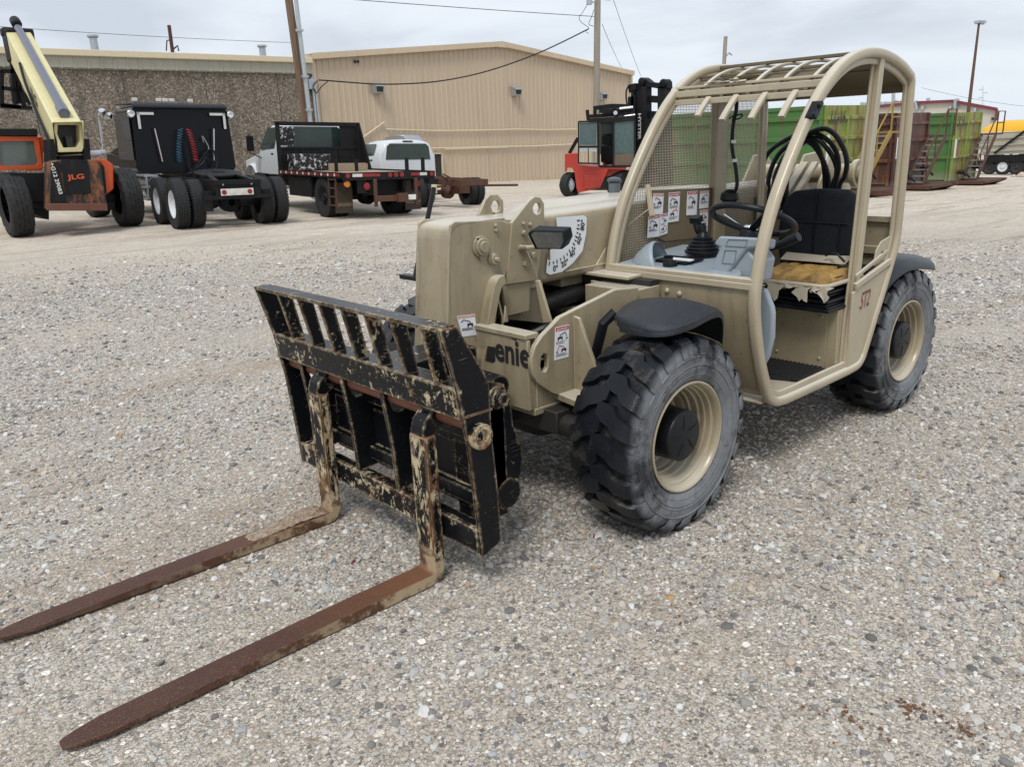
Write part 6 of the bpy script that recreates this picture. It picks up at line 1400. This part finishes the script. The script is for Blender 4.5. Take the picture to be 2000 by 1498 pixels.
def tank(K_,wpx,length,name,ms,me_,label,zt,steps='ochre',num=None,bandz=(.35,.62,.86),yo=0):
    """K_: near top corner; side panel runs away along -y, end panel along -x"""
    e=empty(name,gz(K_),label,'tank','open topped steel tanks standing in a row at the right'); gzz=terr(K_.x,K_.y); h=K_.z-gzz
    w=abs(P(wpx,230,y=K_.y).x-K_.x); m=T(); zb=gzz+.18
    gb=terr(K_.x-w,K_.y)-gzz
    m.box2((K_.x,K_.y,zb-.3),(K_.x-.06,K_.y-length,K_.z)); m.box2((K_.x-w,K_.y,zb-.3),(K_.x-w+.06,K_.y-length,K_.z)); m.box2((K_.x,K_.y-length,zb-.3),(K_.x-w,K_.y-length+.06,K_.z)); m.box2((K_.x,K_.y-length,zb),(K_.x-w,K_.y,zb+.05))
    n=int(length/2.2)
    for i in range(n+1): yy=K_.y-.02-i*(length-.1)/n; m.box2((K_.x+.07,yy,zb),(K_.x,yy-.10,K_.z))
    for b in bandz: z=zb+(K_.z-zb)*b; m.prism([V((K_.x,K_.y,z-.08)),V((K_.x+.08,K_.y,z-.05)),V((K_.x+.08,K_.y,z+.04)),V((K_.x,K_.y,z+.07))],(0,-length,0))
    m.box2((K_.x+.04,K_.y,K_.z-.10),(K_.x-.08,K_.y-length,K_.z+.02)); bld(m,'side_panels',ms,e)
    m=T(); m.box2((K_.x+.0,K_.y+.002,zb-.1),(K_.x-w,K_.y-.06,K_.z+.01))
    for b in bandz: z=zb+(K_.z-zb)*b; m.prism([V((K_.x,K_.y,z-.08)),V((K_.x,K_.y+.08,z-.05)),V((K_.x,K_.y+.08,z+.04)),V((K_.x,K_.y,z+.07))],(-w,0,0))
    for a in(.02,w*.45,w-.1): m.box2((K_.x-a,K_.y,zb),(K_.x-a-.10,K_.y+.07,K_.z))
    bld(m,'end_panel',me_,e)
    m=T(); 
    for a in(.25,w-.45): m.prism([V((K_.x-a,K_.y-length,zb-.35)),V((K_.x-a,K_.y+.9,zb-.35)),V((K_.x-a,K_.y+1.5,zb-.08)),V((K_.x-a,K_.y+1.5,zb+.0)),V((K_.x-a,K_.y-length,zb+.0))],(-.22,0,0))
    m.prism([V((K_.x-.1,K_.y,zb-.12)),V((K_.x-.1,K_.y+1.4,zb-.12)),V((K_.x-.1,K_.y+1.4,zb-.02)),V((K_.x-.1,K_.y,zb-.02))],(-w+.2,0,0)); bld(m,'skid',MAT['rusty'] if ms!='tankgreen' else MAT['rusty'],e)
    # stair on the end panel with treads, stringers and handrails
    xs0,xs1=K_.x-w*.40,K_.x-w*.98; zp=zb+(K_.z-zb)*.66; st=T(); yS0,yS1=K_.y+.15,K_.y+.75
    for y_ in(yS0,yS1): st.bar(V((xs0,y_,zb-.05)),V((xs1,y_,zp)),.05,.20)
    st.box2((xs1,yS0,zp-.03),(xs1-.9,yS1,zp+.03))
    sr=bld(st,'stair',steps,e); tr_=T(); N_=8
    for i in range(N_): t_=(i+.5)/N_; c_=V((xs0,(yS0+yS1)/2,zb-.05)).lerp(V((xs1,(yS0+yS1)/2,zp)),t_); tr_.box(c_,(.26,.6,.05))
    bld(tr_,'tread','steel',sr); hr=T()
    for y_ in(yS1,):
        hr.tube([V((xs0+.1,y_,zb+.85)),V((xs1,y_,zp+1.0)),V((xs1-.85,y_,zp+1.0)),V((xs1-.85,y_,zp))],.03,6); hr.tube([V((xs1,y_,zp)),V((xs1,y_,zp+1.0))],.03,6); hr.tube([V((xs1,y_,zp+.5)),V((xs1-.85,y_,zp+.5))],.025,6)
        for t_ in(.12,.5): a_=V((xs0,y_,zb)).lerp(V((xs1,y_,zp)),t_); hr.tube([a_,a_+V((0,0,.9))],.025,6)
    bld(hr,'handrail',steps,sr)
    for a,z in((w*.85,.5),(w*.3,.35)): vv=T(); q=V((K_.x-a,K_.y+.05,zb+z)); vv.cyl(q,q+V((0,.35,0)),.10,n=12); vv.cyl(q+V((0,.3,0)),q+V((0,.36,0)),.17,n=14); vv.tube([q+V((0,.3,0)),q+V((-.1,.5,-.25))],.05,6); bld(vv,'valve','dark',e,.01)
    if num: m=T(); text(m,num,V((K_.x-w*.24,K_.y+.09,K_.z-.35)),(-1,0,0),(0,0,1),.42,w=w*.30,bold=True); bld(m,'tank_number','ink',e)
    m=T(); m.box2((K_.x-.12,K_.y+.085,zb+1.0),(K_.x-.30,K_.y+.095,zb+1.8)); bld(m,'notice','white_label',e)
    return e
K1=P(1611,207,d=26); K2=P(1750,222,d=30.5); K3=P(1866,221,d=35.5)
tank(K1,1702,7.4,'steel_tank','tankgreen','tanklime','long green open topped tank with a rusty lime end, directly behind the cab',0,num='LL-16')
tank(K2,1814,2.6,'steel_tank','tankbrown','tankbrown','dark rust brown tank standing between the two green tanks',0,steps='rusty')
tank(K3,1916,4.5,'steel_tank','tankgreen','tanklime','green tank with a pale lime end, rightmost and farthest of the tanks',0,num='LL',steps='rusty')
# stack of rusty posts and pipes behind the mesh (frames leaning on the green tank)
for i,(px,h_) in enumerate(((1262,.95),(1275,1.2),(1290,.9),(1304,1.25),(1322,1.3),(1336,1.1),(1352,.9))):
    g=G(px,376); m=T(); m.bar(g,g+V((.05,0,1.3+h_)),.22,.16); m.bar(g+V((0,0,.9)),g+V((-.5,.3,.95)),.12,.12); o=bld(m,'steel_post','rusty',None); tag(o,'rusty upright steel post seen through the cab mesh, before the long green tank','post','rusty posts in front of the long green tank')
# white and yellow tank trailer
Dt=52; gt=G(1958,342); xt=gt.x; TR=empty('dump_trailer',gt,'grey hopper trailer with a bright yellow tarp cover at the far right','trailer')
def Tp(l,dx=0): return PP(l,x=xt+dx)
m=T(); m.prism(Tp([(1906,262),(2080,254),(2080,288),(2060,301),(1922,304),(1912,290)]),(-2.4,0,0)); 
bld(m,'hopper',wallmat('grey_hopper',(.40,.38,.31)),TR,.02)
m=T(); 
for a,b in(((1908,272),(2080,264)),((1912,285),(2080,278)),((1920,296),(2070,290))): q=Tp([a,b],.05); m.bar(q[0],q[1],.1,.07)
bld(m,'side_rib','fascia',TR)
cr_=[(1916,258),(1920,248),(1930,241),(1950,236),(1975,234.5),(2000,234.5),(2040,234),(2080,234)]
m=T(); q=Tp(cr_); rows=[]
for q_ in q:
    zb_=Tp([(1960,258)])[0].z; row=[V((q_.x+.05,q_.y,P(1000+0,0,d=1).z*0+min(q_.z,q_.z)-(q_.z-zb_)))]
    for k in range(1,9): a=PI*k/9; row.append(V((q_.x-1.2+1.25*math.cos(a),q_.y,zb_+(q_.z-zb_)*math.sin(a)**.6)))
    row.append(V((q_.x-2.45,q_.y,zb_))); rows.append(row)
m.grid(rows); bld(m,'tarp',plain('yellow_tarp',(.72,.40,.02),.35,var=.12,sc=3),TR,ang=70)
m=T(); m.prism(Tp([(1908,304),(2080,298),(2080,312),(2060,314),(1965,317),(1908,320)]),(-2.2,0,0)); m.prism(Tp([(1908,318),(1945,318),(1945,330),(1915,330)],-.2),(-1.8,0,0)); m.bar(*Tp([(1942,300),(2002,256)],.1),.12,.12); bld(m,'frame','blackflat',TR)
m=T(); m.prism(Tp([(1909,303),(1922,302),(1922,312),(1909,314)],.02),(.02,0,0)); m.prism(Tp([(1962,301),(1972,301),(1972,303),(1962,303)],.02),(.02,0,0)); m.prism(Tp([(1978,301),(1990,300),(1990,302),(1978,303)],.02),(.02,0,0)); bld(m,'reflector','whitelens',TR)
for px,py,r_ in((1958,328,.50),(1985,328,.48),(1932,327,.4),(2015,327,.5)):
    q=Tp([(px,py)],-.1)[0]; gzt=terr(q.x,q.y); c_=V((q.x,q.y,gzt+r_)); m=T(); m.lathe(c_,(1,0,0),[(-.3,.25),(-.3,r_*.9),(-.25,r_),(.0,r_),(.05,r_*.9),(.05,r_*.6)],28); w_=bld(m,'wheel','tyre_far',TR)
    m=T(); m.lathe(c_,(1,0,0),[(.04,r_*.62),(.02,r_*.5),(.0,r_*.3),(.06,r_*.2),(.06,.001)],24); bld(m,'rim','white' if px==1958 else 'dark',w_)
# distant pale building
XB=-88.0
FBd=empty('pale_warehouse',gz(P(1860,300,x=XB)),'distant pale warehouse with maroon roof trim beyond the tanks','building')
m=T(); m.prism(PP([(1560,222),(1720,209),(1792,202),(1860,199),(1946,215),(1946,320),(1560,320)],x=XB),ray(1900,250)*14); bld(m,'wall',plain('pale_wall',(.50,.47,.41),.7,var=.06,sc=.4),FBd)
m=T(); l=[(1560,221),(1720,208),(1792,201),(1860,198),(1947,214)]; q=PP(l,x=XB+.15)
for a,b in zip(q,q[1:]): m.bar(a,b,.3,.28)
m.bar(q[-1],P(1946,236,x=XB+.15),.2,.2); bld(m,'roof_trim',plain('maroon_trim',(.16,.03,.05),.5),FBd)
m=T(); m.prism(PP([(1863,194),(1868,193),(1867,216),(1862,216)],x=XB+.6),(-.8,0,0)); m.prism(PP([(1785,200),(1789,196),(1793,212),(1790,218)],x=XB+.4),(-.3,0,0)); bld(m,'downspout','steel',FBd)
for px,py in((1802,212),(1856,212),(1904,216)):
    m=T(); q=P(px,py,x=XB+.3); m.box(q,(.3,.3,.4)); bld(m,'wall_light','steel',FBd,.05)
for px,py,w_ in((1687,203,16),(1749,199,18),(1722,202,8)):
    m=T(); q=PP([(px-w_/2,py-3),(px+w_/2,py-3),(px+w_/2,py+8),(px-w_/2,py+8)],x=XB-3); m.prism(q,(-2,0,0)); bld(m,'rooftop_unit','steel',FBd,.1)
m=T(); m.cyl(P(1745,180,x=XB-3),P(1745,200,x=XB-3),.2,n=8); m.cyl(P(1813,192,x=XB-3),P(1813,203,x=XB-3),.2,n=8); bld(m,'stack_pipe','steel',FBd)
m=T(); q=PP([(1936,230),(1941,230),(1941,235),(1936,235)],x=XB+.2); m.prism(q,(-.1,0,0)); bld(m,'window','dark',FBd)
# small things on the ground
g=G(1990,346); m=T(); m.prism([g+V((0,-.25,0)),g+V((0,.25,0)),g+V((0,.2,.12)),g+V((0,.05,.30)),g+V((0,-.1,.14))],(-.4,0,0)); m.prism([g+V((.1,-.5,0)),g+V((.1,-.15,0)),g+V((.1,-.3,.16))],(-.3,0,0)); o=bld(m,'concrete_rubble',plain('pinkish_concrete',(.50,.40,.34),.8),None,.05); tag(o,'lump of pinkish concrete on the gravel before the yellow tarp trailer','rubble')
g=G(1700,386); m=T(); m.bar(g+V((0,-2,.12)),g+V((-.2,.6,.14)),.22,.16); o=bld(m,'rusty_beam','rusty',None); tag(o,'rusty steel beam lying on the gravel beside the telehandler rear','beam')
def weeds(px,py,n,lab,sp=.5,h_=.35,c='wood'):
    g=G(px,py); m=T()
    for i in range(n):
        a=random.uniform(0,2*PI); r_=random.uniform(0,sp); b=g+V((math.cos(a)*r_*2,math.sin(a)*r_,0)); hh=h_*random.uniform(.4,1.2)
        t_=b+V((random.gauss(0,.12),random.gauss(0,.12),hh)); m.add([b-V((.012,0,0)),b+V((.012,0,0)),t_],[(0,1,2)])
    o=bld(m,'dry_weeds',c,None,fix=False); tag(o,lab,'weeds',kind='stuff')
weeds(1020,350,260,'dry weeds along the foot of the tan warehouse wall',3.5,.30,plain('dry_grass',(.30,.24,.13),.9,var=.4))
g=G(998,349); m=T(); m.cyl(g,g+V((.05,0,1.5)),.05,n=8); m.box(g+V((.2,0,.12)),(.7,.3,.25)); m.box(g+V((-.4,.1,.1)),(.4,.3,.2)); o=bld(m,'tap_stand','steel',None,.02); tag(o,'short pipe stand with scrap at the foot of the tan warehouse','pipe')
# small red rag scraps and rust clods on the gravel
for (px,py,c,lab,s_) in((690,1096,'scrap','small strip of red plastic on the gravel between the forks',.009),(1160,1047,'scrap','small red plastic scrap on the gravel left of the front wheel',.008)):
    g=P(px,py,z=.012); m=T(); m.box(g,(s_*3.2,s_*.8,.004),rz=.6); o=bld(m,'plastic_scrap',c,None); tag(o,lab,'litter')
t=NT('rust_soil'); n_=t.noise(80,5,.7); MAT['clod']=t.fin(t.mix(n_,(.09,.04,.02),(.28,.15,.08)),.9,0,t.bump(n_,.8,.01))
for k,(px,py,lab,s_) in enumerate(((1776,1382,'larger clod of rusty brown soil near the bottom right corner',.05),(1655,1392,'scattered patch of rusty brown soil left of the larger clod',.07),(1880,1425,'small patch of rusty soil right of the larger clod, at the picture edge',.04),(1350,1180,'faint rusty stain of soil in the middle of the open gravel',.05))):
    g=P(px,py,z=.004); m=T()
    for i in range(34 if k!=3 else 8):
        a=random.uniform(0,2*PI); r_=abs(random.gauss(0,1))*s_*(.6 if k==0 else 1.0); c_=g+V((math.cos(a)*r_,math.sin(a)*r_,.001)); z_=random.uniform(.002,.0055); m.box(c_,(z_*2.0,z_*1.3,z_*.7),M=Matrix.Rotation(random.gauss(0,.4),3,'X')@Matrix.Rotation(a,3,'Z'))
    o=bld(m,'soil_clod','clod',None); tag(o,lab,'soil',kind='stuff')
